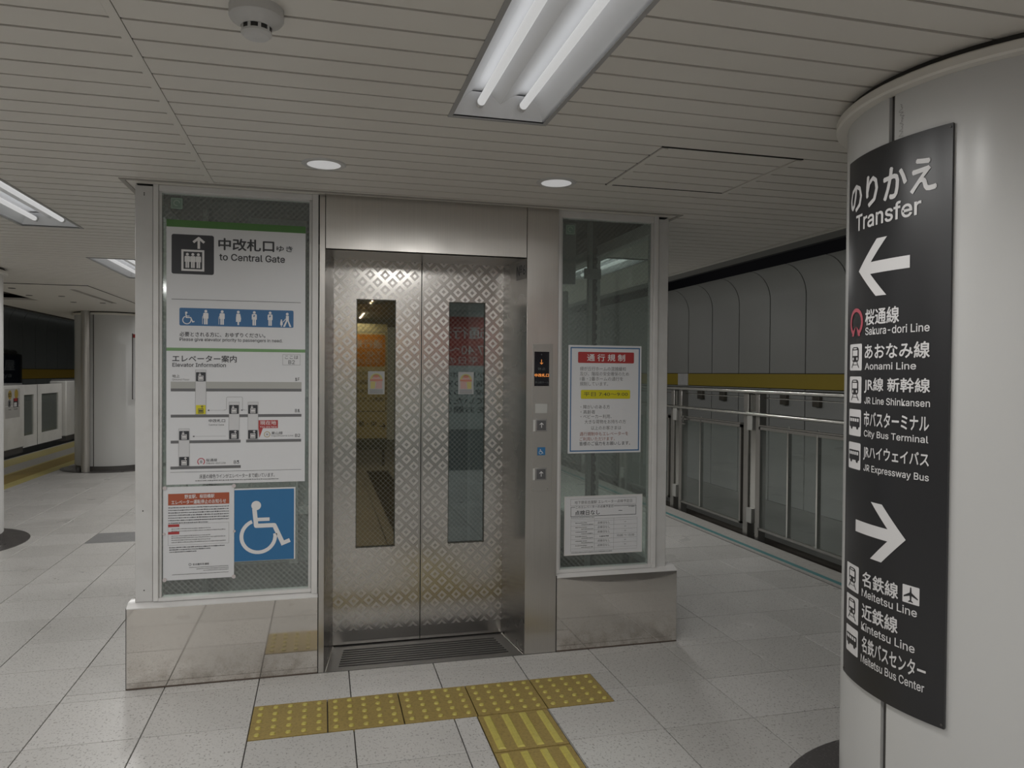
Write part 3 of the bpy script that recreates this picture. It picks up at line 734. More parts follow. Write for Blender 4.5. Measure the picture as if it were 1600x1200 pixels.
B().box(-.45, -.1, 4.9, 4.94, 1.95, 2.5).obj('equipment_cover', mat('cover_grey', (.30,.31,.31), .4), el)
B().box(-.40, -.12, 4.3, 4.34, 2.12, 2.2).obj('warning_plate', mat('warning_yellow_dull', (.22,.19,.04), .6), el)
B().box(-.35, -.14, 4.2, 4.24, .55, 1.9).obj('equipment_panel', mat('panel_grey', (.48,.50,.49), .35), el)
# steel surround
B().box(-.013, .012, YF, 3.62, 0, ZC).obj('steel_jamb', STEEL, el, bevel=.001)
B().box(.0145, .9845, YF, 3.60, 1.985, ZC-.002).obj('steel_header', STEEL, el, bevel=.001)
B().box(.987, 1.151, YF, 3.62, 0, ZC).obj('steel_jamb', STEEL, el, bevel=.001)
B().prism([(.012,YF+.002),(.057,3.889),(.057,3.96),(.002,3.96),(.002,YF+.02)], 0, 2.1).obj('reveal_panel', STEELD, el)
B().prism([(.987,YF+.002),(.945,3.889),(.945,3.96),(1.0,3.96),(1.0,YF+.02)], 0, 2.1).obj('reveal_panel', STEELD, el)
B().box(.010, .990, 3.60, 3.95, 1.985, 2.01).obj('head_soffit', mat('soffit_steel', (.50,.48,.46), .32, 1), el)
# sill with ribs
SILL = mat('sill_aluminium', (.16,.155,.15), .38, .7)
B().prism([(.010, YF-.002), (.990, YF-.002), (.947, 3.886), (.056, 3.886)], -.01, .0015).obj('sill_plate', SILL, el)
for k in range(8):
    y = 3.615+.029*k; e = .075+.045*(y-YF)/.325
    B().box(e, 1.0-e, y, y+.009, .0015, .004).obj('sill_rib', mat('rib_dark', (.045,.043,.042), .5, .3), el)
for (xa, xb) in ((.020, .058), (.980, .943)):
    b = B(); b.tube((xa, YF, .003), (xb, 3.886, .003), .003, 8); b.obj('edge_bead', RAIL, el)
B().box(.05, .95, 3.886, 3.90, -.01, .001).box(.05,.95,3.905,3.93,-.02,.006).obj('door_track', BLACKGAP, el)
# door leaves
for x0, x1, w0, w1, gm in ((.050, .5012, .170, .371, DGLASSL), (.5072, .952, .649, .847, DGLASSR)):
    lf = B().ring_y((x0, x1, .008, 2.03), (w0, w1, .502, 1.786), 3.890, 3.925).obj('door_leaf', DOOR, el)
    B().ring_y((w0-.001, w1+.001, .500, 1.788), (w0+.004, w1-.004, .507, 1.781), 3.893, 3.90).obj('window_bead', mat('bead_dark', (.10,.10,.085), .4, .5), lf)
    B().box(w0, w1, 3.902, 3.908, .502, 1.786).obj('window_glass', gm, lf)
    ex = x1 if x0 < .2 else x0
    B().box(ex-.0006, ex+.0006, 3.8885, 3.92, .01, 2.02).obj('edge_trim', RAIL, lf)
B().box(.502, .5065, 3.912, 3.93, 0, 2.03).obj('centre_seal', BLACKGAP, el)
# dim interior just behind the doors: amber car wall on the left, grey machinery on the right
B().box(.06, .50, 4.9, 4.93, -.2, 2.1).obj('car_wall', mat('car_wall_amber', (.30,.23,.10), .5), el)
B().box(.51, .95, 4.9, 4.93, -.2, 2.1).obj('car_wall', mat('car_wall_grey', (.16,.18,.18), .5), el)
# operating panel
op = B().box(1.018, 1.123, YF-.0022, YF+.001, .820, 1.558).obj('operating_panel', mat('panel_steel', (.47,.455,.43), .33, .85), el, bevel=.0008)
for x in (1.028, 1.1): 
    for z in (1.543, .826+.004): B().tube((x, YF-.0032, z), (x, YF-.002, z), .0028, 10).obj('screw', RAIL, op)
B().box(1.027, 1.104, YF-.0036, YF-.002, 1.347, 1.519).obj('floor_display', DISP, op)
s = Sign(lambda u, v, h: (u, YF-.0038-h, v), op, .0003)
arrow_up(s, 1.064, 1.456, 1.480, .015, LEDO, 1, .0028, -1); arrow_up(s, 1.064, 1.500, 1.508, .006, LEDD, 1, .0016, 1)
s.text('休止', 1.044, 1.085, 1.427, 1.440, LEDD, 1, .0); s.text('中改札口', 1.0285, 1.1025, 1.393, 1.409, LEDO, 1, .02); s.text('東山線ホーム', 1.031, 1.101, 1.360, 1.371, LEDD, 1, .0)
B().box(1.034, 1.096, YF-.003, YF-.002, 1.211, 1.258).obj('blank_cover', mat('cover_plate', (.42,.42,.40), .4), op, bevel=.0015)
for z in (1.150, .9055):
    bt = B().box(1.037, 1.095, YF-.0042, YF-.002, z-.031, z+.031).obj('call_button_plate', mat('button_frame', (.36,.355,.35), .35, .8), op, bevel=.001)
    B().box(1.043, 1.089, YF-.0062, YF-.004, z-.024, z+.024).obj('call_button', mat('button_face', (.13,.13,.135), .4, .5), bt, bevel=.001)
    s2 = Sign(lambda u, v, h: (u, YF-.0065-h, v), bt, .0003); arrow_up(s2, 1.066, z-.012, z+.013, .019, WPRINT, 1, .0035); s2.build()
    B().box(1.0235, 1.034, YF-.003, YF-.002, z-.030, z+.028).obj('braille_plate', mat('braille', (.52,.52,.50), .4), op)
s.rect(1.046, 1.000, 1.087, 1.040, BLUE2, 1, 'access_sticker'); wheelchair(s, 1.0655, 1.0195, .105, WPRINT, 2)
s.build()
# number sticker on the right reveal
def rev(u, v, h):
    t_ = (u)/.327; return (.987-.042*t_-.0012-h, YF+.002+.324*t_, v)
ns = thing('number_sticker', 'small pale elevator number sticker at the top of the right door reveal', 'label', (.98, 3.6, 1.95))
s = Sign(lambda u, v, h: rev(.16-u, v, h), ns, .0004); s.rect(.02, 1.885, .152, 1.975, mat('sticker_clear', (.26,.25,.24), .4), 0, 'sticker'); s.text('№6', .028, .142, 1.905, 1.958, INK, 2, .0); s.build()
# stickers with fairground-coloured print on the door windows
for x0, x1, lab, k in ((.230, .315, 'small white picture sticker on the left door window', 1), (.703, .787, 'small white picture sticker on the right door window', -1)):
    st_ = thing('door_sticker', lab, 'sticker', (x0, 3.89, 1.3), 'stickers on the elevator door windows')
    s = Sign(lambda u, v, h: (u, 3.9005-h, v), st_, .0004)
    cx = (x0+x1)/2; s.rect(x0, 1.296, x1, 1.415, mat('sticker_paper', (.33,.34,.34), .4), 0, 'sticker'); c_ = k
    yl = mat('print_pale_yellow', (.42,.37,.14), .5); pk = mat('print_pale_pink', (.42,.27,.25), .5); rd = mat('print_soft_red', (.42,.17,.12), .5)
    s.arc(cx, 1.372, .027, .010, 0, PI, yl, 1); s.disc(cx, 1.378, .021, pk, 1); s.disc(cx, 1.390, .014, rd, 2, rz=.007)
    s.rect(cx-.032, 1.364, cx+.032, 1.374, rd, 2); s.poly([(cx-c_*.030,1.362),(cx-c_*.004,1.362),(cx-c_*.008,1.325),(cx-c_*.030,1.325)], yl, 2); s.poly([(cx+c_*.002,1.362),(cx+c_*.030,1.362),(cx+c_*.030,1.325),(cx-c_*.005,1.325)], pk, 2)
    for z in (1.316, 1.308, 1.301): s.rect(cx-.034, z, cx+.034, z+.004, INKG, 2, 'fine_print')
    s.build()

# ------------------------------------------------------------------ posters on the glass
def plane(Y): return lambda u, v, h: (u, Y-h, v)
YG = 3.6115
def board(root, x0, x1, z0, z1, m_, t=.0012, Y=YG, name='board'):
    return B().box(x0, x1, Y-t, Y, z0, z1).obj(name, m_, root)
# 1 main elevator poster
po = thing('elevator_poster', 'large white elevator information poster with green stripes on the left glass', 'poster', (-.38, 3.61, .9))
board(po, -.677, -.077, .896, 2.088, PAPER)
s = Sign(plane(YG-.0012), po, .0004)
s.rect(-.677, 2.056, -.077, 2.088, GREEN, 1, 'green_stripe'); s.rect(-.677, 1.4995, -.077, 1.5135, GREEN2, 1, 'green_stripe')
lift_icon(s, -.656, 1.846, -.478, 2.024, ICONB, WPRINT, 1)
s.text('中改札口', -.458, -.218, 1.962, 2.015, INK, 2, .022); s.text('ゆき', -.206, -.135, 1.966, 1.992, INK, 2, .012)
s.text('to Central Gate', -.455, -.169, 1.914, 1.946, INK, 2, .014)
s.rect(-.656, 1.731, -.098, 1.733, INK, 1, 'rule')
s.rrect(-.623, 1.614, -.130, 1.694, .006, BLUE, 1, 'blue_panel')
wheelchair(s, -.585, 1.652, .23, WPRINT, 2)
for k, kind in enumerate(('stand', 'stand', 'dress', 'stand', 'stand')): 
    person(s, -.512+.0695*k, 1.6215, .066, WPRINT, 2, kind)
    if k < 2: s.stroke([(-.526+.0695*k, 1.622), (-.526+.0695*k, 1.655), (-.516+.0695*k, 1.672)], .002, WPRINT, 2, 'pictogram')
    if k > 2: s.disc(-.512+.0695*k, 1.664, .0045, BLUE, 3, 'pictogram', 10); s.disc(-.508+.0695*k, 1.661, .0038, WPRINT, 4, 'pictogram', 10)
person(s, -.158, 1.618, .066, WPRINT, 2, 'walk'); person(s, -.184, 1.618, .034, WPRINT, 2, 'dress'); s.stroke([(-.176,1.640),(-.165,1.655)], .003, WPRINT, 2, 'pictogram')
s.text('必要とされる方に、おゆずりください。', -.622, -.255, 1.565, 1.586, INK, 2, .008)
s.text('Please give elevator priority to passengers in need.', -.622, -.179, 1.541, 1.560, INK, 2, .006)
s.text('エレベーター案内', -.652, -.380, 1.450, 1.481, INK, 2, .012); s.text('Elevator Information', -.652, -.426, 1.428, 1.446, INK, 2, .01)
s.frame(-.178, 1.440, -.099, 1.490, .0012, INKG, 1, 'rule'); s.text('ここは', -.168, -.108, 1.469, 1.485, INK, 2, .0); s.text('B2', -.152, -.124, 1.445, 1.463, INK, 2, .0)
s.rect(-.659, 1.330, -.093, 1.361, GREY2, 1, 'floor_bar'); s.rect(-.659, 1.317, -.093, 1.330, GREY1, 1, 'floor_bar')
s.rect(-.659, 1.199, -.093, 1.212, GREY1, 1, 'floor_bar'); s.rect(-.659, 1.082, -.362, 1.095, GREY1, 1, 'floor_bar'); s.rect(-.338, 1.082, -.094, 1.095, GREY1, 1, 'floor_bar'); s.rect(-.660, .965, -.361, .978, GREY1, 1, 'floor_bar')
for x0, x1, z0, z1 in ((-.556,-.510,1.212,1.415),(-.413,-.367,1.095,1.269),(-.331,-.285,1.095,1.269),(-.626,-.580,.978,1.149)):
    s.rect(x0, z0, x1, z1, GREY2 if False else mat('print_shaft_white', (.56,.56,.57), .4), 2, 'shaft_outline'); s.frame(x0, z0, x1, z1, .0009, INKG, 3, 'shaft_outline')
for x0, z0, up, y_ in ((-.553,1.363,-1,0),(-.553,1.214,1,1),(-.411,1.214,-1,0),(-.329,1.214,-1,0),(-.623,1.097,-1,0),(-.411,1.098,1,0),(-.329,1.098,1,0),(-.623,.980,1,0)):
    lift_icon(s, x0, z0, x0+.041, z0+.041, YEL if y_ else ICONB, INK if y_ else WPRINT, 4, 3, up)
s.text('地上', -.653, -.621, 1.379, 1.393, INK, 2, 0); s.text('Ground Floor', -.653, -.581, 1.366, 1.375, INKG, 2, 0)
for t_, x0, x1, z0 in (('1F', -.121, -.102, 1.367), ('B1', -.122, -.100, 1.220), ('B2', -.121, -.099, 1.104), ('B3', -.391, -.368, .985)): s.text(t_, x0, x1, z0, z0+.015, INK, 2, .004)
s.text('中改札口', -.499, -.429, 1.176, 1.191, INK, 2, .004); s.text('Central Gate', -.499, -.434, 1.161, 1.169, INKG, 2, 0)
s.rect(-.284, 1.147, -.198, 1.184, RED, 1, 'here_flag'); s.poly([(-.284,1.148),(-.264,1.148),(-.280,1.102)], RED, 1, 'here_flag')
s.text('現在地', -.277, -.206, 1.162, 1.181, WPRINT, 2, .006); s.text('You are here', -.278, -.203, 1.149, 1.158, WPRINT, 2, 0)
s.arc(-.246, 1.118, .0125, .003, 0, 2*PI, mat('print_gold', (.40,.32,.16), .4), 2, 'line_emblem'); s.text('H', -.250, -.242, 1.113, 1.123, INK, 2, .01)
s.text('東山線', -.227, -.177, 1.117, 1.131, INK, 2, .0); s.text('Higashiyama Line', -.227, -.130, 1.106, 1.115, INKG, 2, 0)
s.arc(-.531, .998, .0145, .004, math.radians(-55), math.radians(235), PINK, 2, 'line_emblem'); s.text('S', -.536, -.526, .991, 1.003, INK, 2, .01)
s.text('桜通線', -.510, -.463, .997, 1.011, INK, 2, 0); s.text('Sakura-dori Line', -.510, -.426, .986, .995, INKG, 2, 0)
for x0, x1, z in ((-.505,-.430,1.231),(-.362,-.334,1.231),(-.568,-.425,1.113)):
    x = x0+.008
    while x < x1: s.rect(x, z-.0006, x+.0025, z+.0006, INK, 2, 'dotted_arrow'); x += .005
    s.poly([(x0,z),(x0+.008,z+.004),(x0+.008,z-.004)], INK, 2, 'dotted_arrow')
s.stroke([(-.435,1.231),(-.423,1.235),(-.423,1.289),(-.418,1.292),(-.358,1.292),(-.354,1.289),(-.354,1.236),(-.345,1.231)], .0012, INKG, 2, 'dotted_arrow', False)
s.rect(-.660, .951, -.093, .9525, INK, 1, 'rule')
s.text('床面の緑色ラインがエレベーターまで続いています。', -.538, -.212, .920, .940, INK, 2, .002); s.dashes(-.556, -.195, .911, .006, INKG)
s.build()
# 2 smaller notice
pn = thing('stoppage_notice', 'white stoppage notice with orange heading taped low on the left glass', 'notice', (-.54, 3.60, .46))
board(pn, -.690, -.389, .464, .886, PAPER, Y=YG-.002)
s = Sign(plane(YG-.0032), pn, .0004)
s.rect(-.669, .803, -.410, .855, ORANGE, 1, 'heading_panel'); s.text('野並駅、神宮西駅', -.600, -.474, .832, .850, WPRINT, 2, .012) if False else s.text('野並駅、桜田橋駅', -.600, -.474, .832, .850, WPRINT, 2, .012)
s.text('エレベーター運転停止のお知らせ', -.655, -.424, .807, .826, WPRINT, 2, .012)
for k in range(7): s.dashes(-.668, -.412 if k < 6 else -.50, .792-.0115*k, .0056, INK, seed=k)
s.frame(-.669, .622, -.411, .718, .0008, INKG, 1, 'rule')
for z in (.705, .672): s.rect(-.669, z, -.622, z+.012, RED, 2, 'heading_panel')
for k, z in enumerate((.696, .686, .664, .655, .645, .635)): s.dashes(-.655, -.425 if k % 2 else -.49, z, .005, INKG, seed=k)
for k in range(3): s.dashes(-.664, -.43-.06*k, .612-.010*k, .0055, INK, seed=k)
s.text('名古屋市交通局', -.566, -.497, .527, .536, INK, 2, .004); s.arc(-.577, .532, .005, .0016, 0, 2*PI, INK, 2, 'line_emblem', 10)
for k in range(3): s.dashes(-.58+.03*k, -.413, .518-.008*k, .004, INKG, seed=k)
s.dashes(-.652, -.413, .489, .004, INKG, seed=9)
s.build()
TAPE = mat('magnet_pale_pink', (.52,.47,.47), .35)
for (x, z, r) in ((-.683,.882,.009),(-.390,.884,.009),(-.683,.468,.009),(-.390,.466,.009),(-.686,.675,.006),(-.388,.675,.006)):
    B().tube((x, YG-.0075, z), (x, YG-.003, z), r, 16, r1=r).obj('round_fixing', TAPE, pn)
# 3 wheelchair sign
wc = thing('wheelchair_sign', 'blue and white wheelchair symbol sign low on the left glass', 'sign', (-.25, 3.61, .53))
board(wc, -.388, -.119, .532, .870, PAPER)
s = Sign(plane(YG-.0012), wc, .0004); s.rect(-.388, .533, -.125, .863, BLUE2, 1, 'blue_panel'); wheelchair(s, -.253, .701, 1, WPRINT, 2); s.build()
# 4 traffic restriction notice on the right glass
rn = thing('restriction_notice', 'white restriction notice with blue border and red heading on the right glass', 'notice', (1.42, 3.6, 1.0))
board(rn, 1.222, 1.626, 1.000, 1.557, PAPER)
s = Sign(plane(YG-.0012), rn, .0004)
s.frame(1.233, 1.009, 1.617, 1.547, .006, BLUE, 1, 'blue_border'); s.rrect(1.274, 1.466, 1.584, 1.523, .006, RED, 1, 'heading_panel')
s.text('通 行 規 制', 1.324, 1.533, 1.476, 1.512, WPRINT, 2, .014)
for t_, x1, z in (('緑が丘行ホームの混雑緩和', 1.538, 1.426), ('及び、階段の安全確保のため', 1.556, 1.400), ('1番・2番ホームの通行を', 1.523, 1.374), ('規制しています。', 1.440, 1.348)): s.text(t_, 1.285, x1, z, z+.021, INKG, 2, 0)
s.rrect(1.291, 1.281, 1.564, 1.327, .006, YEL, 1, 'yellow_panel'); s.text('平日 7:40〜9:00', 1.306, 1.551, 1.294, 1.315, INK, 2, .0)
for t_, x0, x1, z, m_ in (('・障がいのある方', 1.290, 1.451, 1.229, INKG), ('・高齢者', 1.290, 1.370, 1.203, INKG), ('・ベビーカー利用、', 1.290, 1.461, 1.179, INKG), ('大きな荷物をお持ちの方', 1.312, 1.541, 1.152, INKG),
    ('以上のお客さまは', 1.348, 1.515, 1.120, INKG), ('通行規制中もエレベーターを', 1.286, 1.555, 1.089, mat('print_brick', (.33,.13,.10), .5)), ('ご利用いただけます。', 1.286, 1.480, 1.063, mat('print_brick', (.33,.13,.10), .5)), ('皆様のご協力をお願いします。', 1.286, 1.566, 1.039, INK)): s.text(t_, x0, x1, z, z+.0205, m_, 2, 0)
s.build()
# 5 inspection schedule
sc_ = thing('inspection_schedule', 'white inspection timetable sheet in a clear holder low on the right glass', 'notice', (1.42, 3.6, .47))
board(sc_, 1.208, 1.636, .476, .777, PAPER, .002, name='sheet')
B().ring_y((1.206, 1.638, .474, .779), (1.212, 1.632, .480, .773), YG-.004, YG-.002).obj('holder_rim', WHITE2, sc_)
s = Sign(plane(YG-.0022), sc_, .0004)
s.frame(1.240, .729, 1.604, .764, .0012, INKG, 1, 'rule'); s.text('地下鉄名古屋駅 エレベーター点検予定日', 1.262, 1.580, .738, .755, INKG, 2, .0)
s.frame(1.241, .673, 1.604, .723, .0022, INK, 1, 'rule'); s.rect(1.264, .716, 1.478, .727, PAPER, 2, 'print_gap'); s.text('このエレベーターの点検予定日', 1.268, 1.474, .715, .728, INK, 3, 0)
s.text('点検日なし', 1.264, 1.400, .680, .705, INK, 2, .006); s.dashes(1.505, 1.525, .697, .004, INK); s.dashes(1.56, 1.596, .716, .004, INK)
s.frame(1.242, .494, 1.610, .659, .0008, INKG, 1, 'rule')
for x in (1.371, 1.478): s.rect(x, .494, x+.0008, .659, INKG, 1, 'rule')
for k in range(7): s.rect(1.242, .648-.0235*k, 1.610, .6487-.0235*k, INKG, 1, 'rule')
for k in range(6):
    z = .640-.0235*k; s.dashes(1.267, 1.33, z, .005, INKG, seed=k); s.dashes(1.300, 1.365, z-.009, .005, INKG, seed=k+9)
    if k == 3: s.dashes(1.40, 1.45, z-.003, .008, INKG, seed=2); s.text('10:00 〜 15:00', 1.497, 1.594, z-.009, z+.003, INKG, 2, 0)
    else: s.text('点検日なし', 1.388, 1.457, z-.009, z+.004, INKG, 2, 0); s.rect(1.537, z-.004, 1.548, z-.002, INKG, 2, 'rule')
s.dashes(1.245, 1.47, .487, .005, INKG); s.dashes(1.243, 1.37, .667, .004, INKG)
s.build()
# 6 small glass marks
for x0, z0, lab in ((-.660, 2.136, 'small pale green square sticker at the top of the left glass'), (1.202, 2.121, 'small pale green square sticker at the top of the right glass')):
    g_ = thing('glass_sticker', lab, 'sticker', (x0, 3.61, z0), 'green stickers on the elevator glass')
    board(g_, x0, x0+.050, z0, z0+.050, mat('sticker_green', (.19,.27,.22), .4), .0006)
    s = Sign(plane(YG-.0006), g_, .0003); s.frame(x0+.003, z0+.003, x0+.047, z0+.047, .0015, mat('sticker_line', (.38,.45,.40), .4), 1); s.arc(x0+.025, z0+.027, .012, .003, 0, 5, mat('sticker_line', (.38,.45,.40), .4), 1, seg=12); s.build()

# ------------------------------------------------------------------ right platform fence
XR = 3.62
fe = thing('platform_fence', 'steel and glass fence with two handrails along the right track', 'fence', (XR, 5.7, 0))
YR0, YR1 = -2, 14
B().tube((XR, YR0, 1.27), (XR, YR1, 1.27), .019, 16).obj('handrail', RAIL, fe); B().tube((XR-.01, YR0, 1.075), (XR-.01, YR1, 1.075), .015, 16).obj('handrail', RAIL, fe)
B().tube((XR+.06, YR0, 1.215), (XR+.06, YR1, 1.215), .005, 8).obj('thin_rod', RAIL, fe)
yp = [5.755-1.42*k for k in range(5, -6, -1)]
for yc in yp:
    for y, w_ in ((yc+.085, .075), (yc-.095, .055)):
        B().box(XR+.015, XR+.085, y-w_/2, y+w_/2, -.045, 1.25).obj('post', POSTM, fe, bevel=.004)
    B().box(XR+.03, XR+.05, yc-.05, yc+.04, .2, 1.24).obj('post_web', RAIL, fe)
    for z in (.12, .93): B().box(XR-.005, XR+.05, yc-.045, yc+.035, z, z+.13).obj('hinge_bracket', mat('bracket_light', (.40,.40,.38), .4, .5), fe, bevel=.004)
for a_, c_ in zip(yp[:-1], yp[1:]):
    y0, y1 = a_+.14, c_-.16
    if y1 < y0: y0, y1 = y1, y0
    y0, y1 = min(a_, c_)+.14, max(a_, c_)-.14
    pf = B().box(XR, XR+.03, y0, y0+.02, .09, .97).box(XR, XR+.03, y1-.02, y1, .09, .97).box(XR, XR+.03, y0, y1, .945, .97).box(XR, XR+.03, y0, y1, .085, .105).box(XR-.004, XR+.034, y0, y1, .975, .985).obj('panel_frame', POSTM, fe)
    B().box(XR+.012, XR+.018, y0+.02, y1-.02, .105, .945).obj('glass_pane', FGLASS, pf)
    for f in (.36, .68) if y0 < 5 else (.36,):
        ym = y1-(y1-y0)*f; B().box(XR-.002, XR+.03, ym-.009, ym+.009, .10, .96).obj('mullion', RAIL, pf)
        B().tube((XR+.01, ym, .985), (XR+.01, ym, 1.0), .006, 8).obj('bolt', RAIL, pf)
la = B().box(XR-.03, XR+.02, 6.92, 6.94, .93, .99).box(XR-.03, XR-.01, 6.86, 7.0, .95, .965).box(XR-.03, XR-.01, 6.90, 6.96, .90, .915).obj('latch', POSTM, fe)

# ------------------------------------------------------------------ left platform doors
DW = grainy('screen_door_white', (.80,.79,.76), (.64,.63,.60), 3, .35, .5)
DGL = glass('screen_door_glass', (.55,.6,.56), .10, haze=.18)
def housing(y0, y1, label, xf=-4.93, zt=1.155):
    h = thing('gate_housing', label, 'platform gate', (xf-.15, (y0+y1)/2, 0), 'white platform gate housings')
    B().box(xf-.30, xf, y0, y1, .10, zt).obj('cabinet', DW, h, bevel=.015); B().box(xf-.28, xf-.02, y0+.02, y1-.02, zt, zt+.03).obj('top_cover', mat('housing_top_grey', (.22,.22,.22), .35), h, bevel=.01)
    B().box(xf-.29, xf-.02, y0+.01, y1-.01, 0, .10).obj('plinth', STRIP, h); return h
h1 = housing(11.2, 14.35, 'white platform gate housing with yellow circle stickers at the left edge')
h2 = housing(16.50, 18.6, 'white platform gate housing beside the far left pillar', zt=1.195)
def rside(X): return lambda u, v, h: (X+h, u, v)
s = Sign(rside(-4.929), h1, .001)
s.rect(13.55, .82, 14.15, 1.10, mat('sticker_field', (.50,.49,.47), .4), 0, 'sticker_sheet'); s.rect(13.55, .62, 14.15, .81, mat('sticker_field', (.50,.49,.47), .4), 0, 'sticker_sheet')
s.disc(13.74, 1.0, .075, mat('sticker_gold', (.45,.33,.08), .4), 1, 'round_sticker'); s.text('15', 13.68, 13.79, .965, 1.035, INK, 2, .02); s.disc(14.0, 1.01, .078, mat('sticker_gold', (.45,.33,.08), .4), 1, 'round_sticker')
s.arc(13.72, .86, .055, .012, 0, 2*PI, INK, 1, 'round_sticker'); s.rect(13.69, .82, 13.75, .90, INK, 1, 'round_sticker')
s.rect(13.88, .79, 14.08, .94, INK, 1, 'safety_sticker'); s.rect(13.90, .80, 14.02, .87, WPRINT, 2, 'safety_sticker'); s.rect(13.90, .89, 14.04, .94, RED, 2, 'safety_sticker')
s.dashes(13.68, 13.78, .76, .02, INKG); s.dashes(13.9, 14.06, .76, .02, INKG)
s.build()
for y0, y1, w0, w1, lab in ((14.36, 15.145, 14.44, 14.99, 'white platform gate leaf next to the stickered housing'), (15.155, 16.46, 15.37, 16.26, 'white platform gate leaf nearer the far pillar')):
    g_ = thing('gate_leaf', lab, 'platform gate', (-5.0, (y0+y1)/2, .1), 'sliding platform gate leaves')
    b = B(); b.box(-5.04, -5.0, y0, w0, .06, 1.15).box(-5.04, -5.0, w1, y1, .06, 1.15).box(-5.04, -5.0, w0, w1, .06, .26).box(-5.04, -5.0, w0, w1, .975, 1.15); b.obj('leaf_panel', DW, g_)
    B().box(-5.025, -5.018, w0, w1, .26, .975).obj('window_pane', DGL, g_)
    B().box(-5.03, -4.998, y0, y0+.008, .06, 1.15).obj('edge_seal', STRIP, g_)
# station name board
sn = thing('station_name_board', 'dark navy station name board on the far left tunnel wall', 'sign', (-7.5, 19.5, 1.2))
B().box(-7.56, -7.50, 16.5, 21.55, 1.02, 1.78).obj('board', mat('sign_navy', (.02,.025,.04), .3), sn)
B().box(-7.57, -7.49, 21.55, 21.65, .9, 1.80).box(-7.57, -7.49, 16.4, 21.55, 1.78, 1.81).obj('board_frame', mat('frame_bronze', (.08,.075,.06), .4, .5), sn)
s = Sign(rside(-7.499), sn, .002); s.text('名古屋', 19.2, 21.2, 1.40, 1.66, mat('sign_pale_text', (.24,.25,.26), .5), 1, .02); s.text('Nagoya', 19.4, 21.0, 1.20, 1.33, mat('sign_pale_text', (.24,.25,.26), .5), 1, .01); s.build()

# ------------------------------------------------------------------ lights
def spot(x, y, z, e, parent, size=180, rad=0.0, blend=.62):
    l = bpy.data.lights.new('tube_glow', 'SPOT'); l.energy = e; l.spot_size = math.radians(size); l.spot_blend = blend; l.shadow_soft_size = rad; l.color = (1, .985, .96)
    o = bpy.data.objects.new('tube_glow', l); COL.objects.link(o); o.parent = parent; o.location = Vector((x, y, z))-wloc(parent); return o
FLAB = ['recessed twin tube ceiling light overhead in front of the elevator', 'recessed twin tube ceiling light behind the camera, nearest row', 'recessed twin tube ceiling light behind the camera, further row',
        'recessed twin tube ceiling light at the left edge of the picture', 'recessed twin tube ceiling light half hidden behind the left elevator post',
        'recessed twin tube ceiling light left of the camera', 'recessed twin tube ceiling light behind left of the camera', 'recessed twin tube ceiling light behind the elevator',
        'recessed twin tube ceiling light far left behind the camera', 'recessed twin tube ceiling light far left beside the camera'] + ['recessed twin tube ceiling light in the hidden rows beyond the elevator']*5 + ['recessed twin tube ceiling light right of the elevator, hidden behind its corner', 'recessed twin tube ceiling light behind the right side of the elevator', 'recessed twin tube ceiling light behind the right pillar, nearer one', 'recessed twin tube ceiling light behind the right pillar, further one', 'recessed twin tube ceiling light beyond the left edge']  # the closing labels belong to fixtures added to brighten both sides
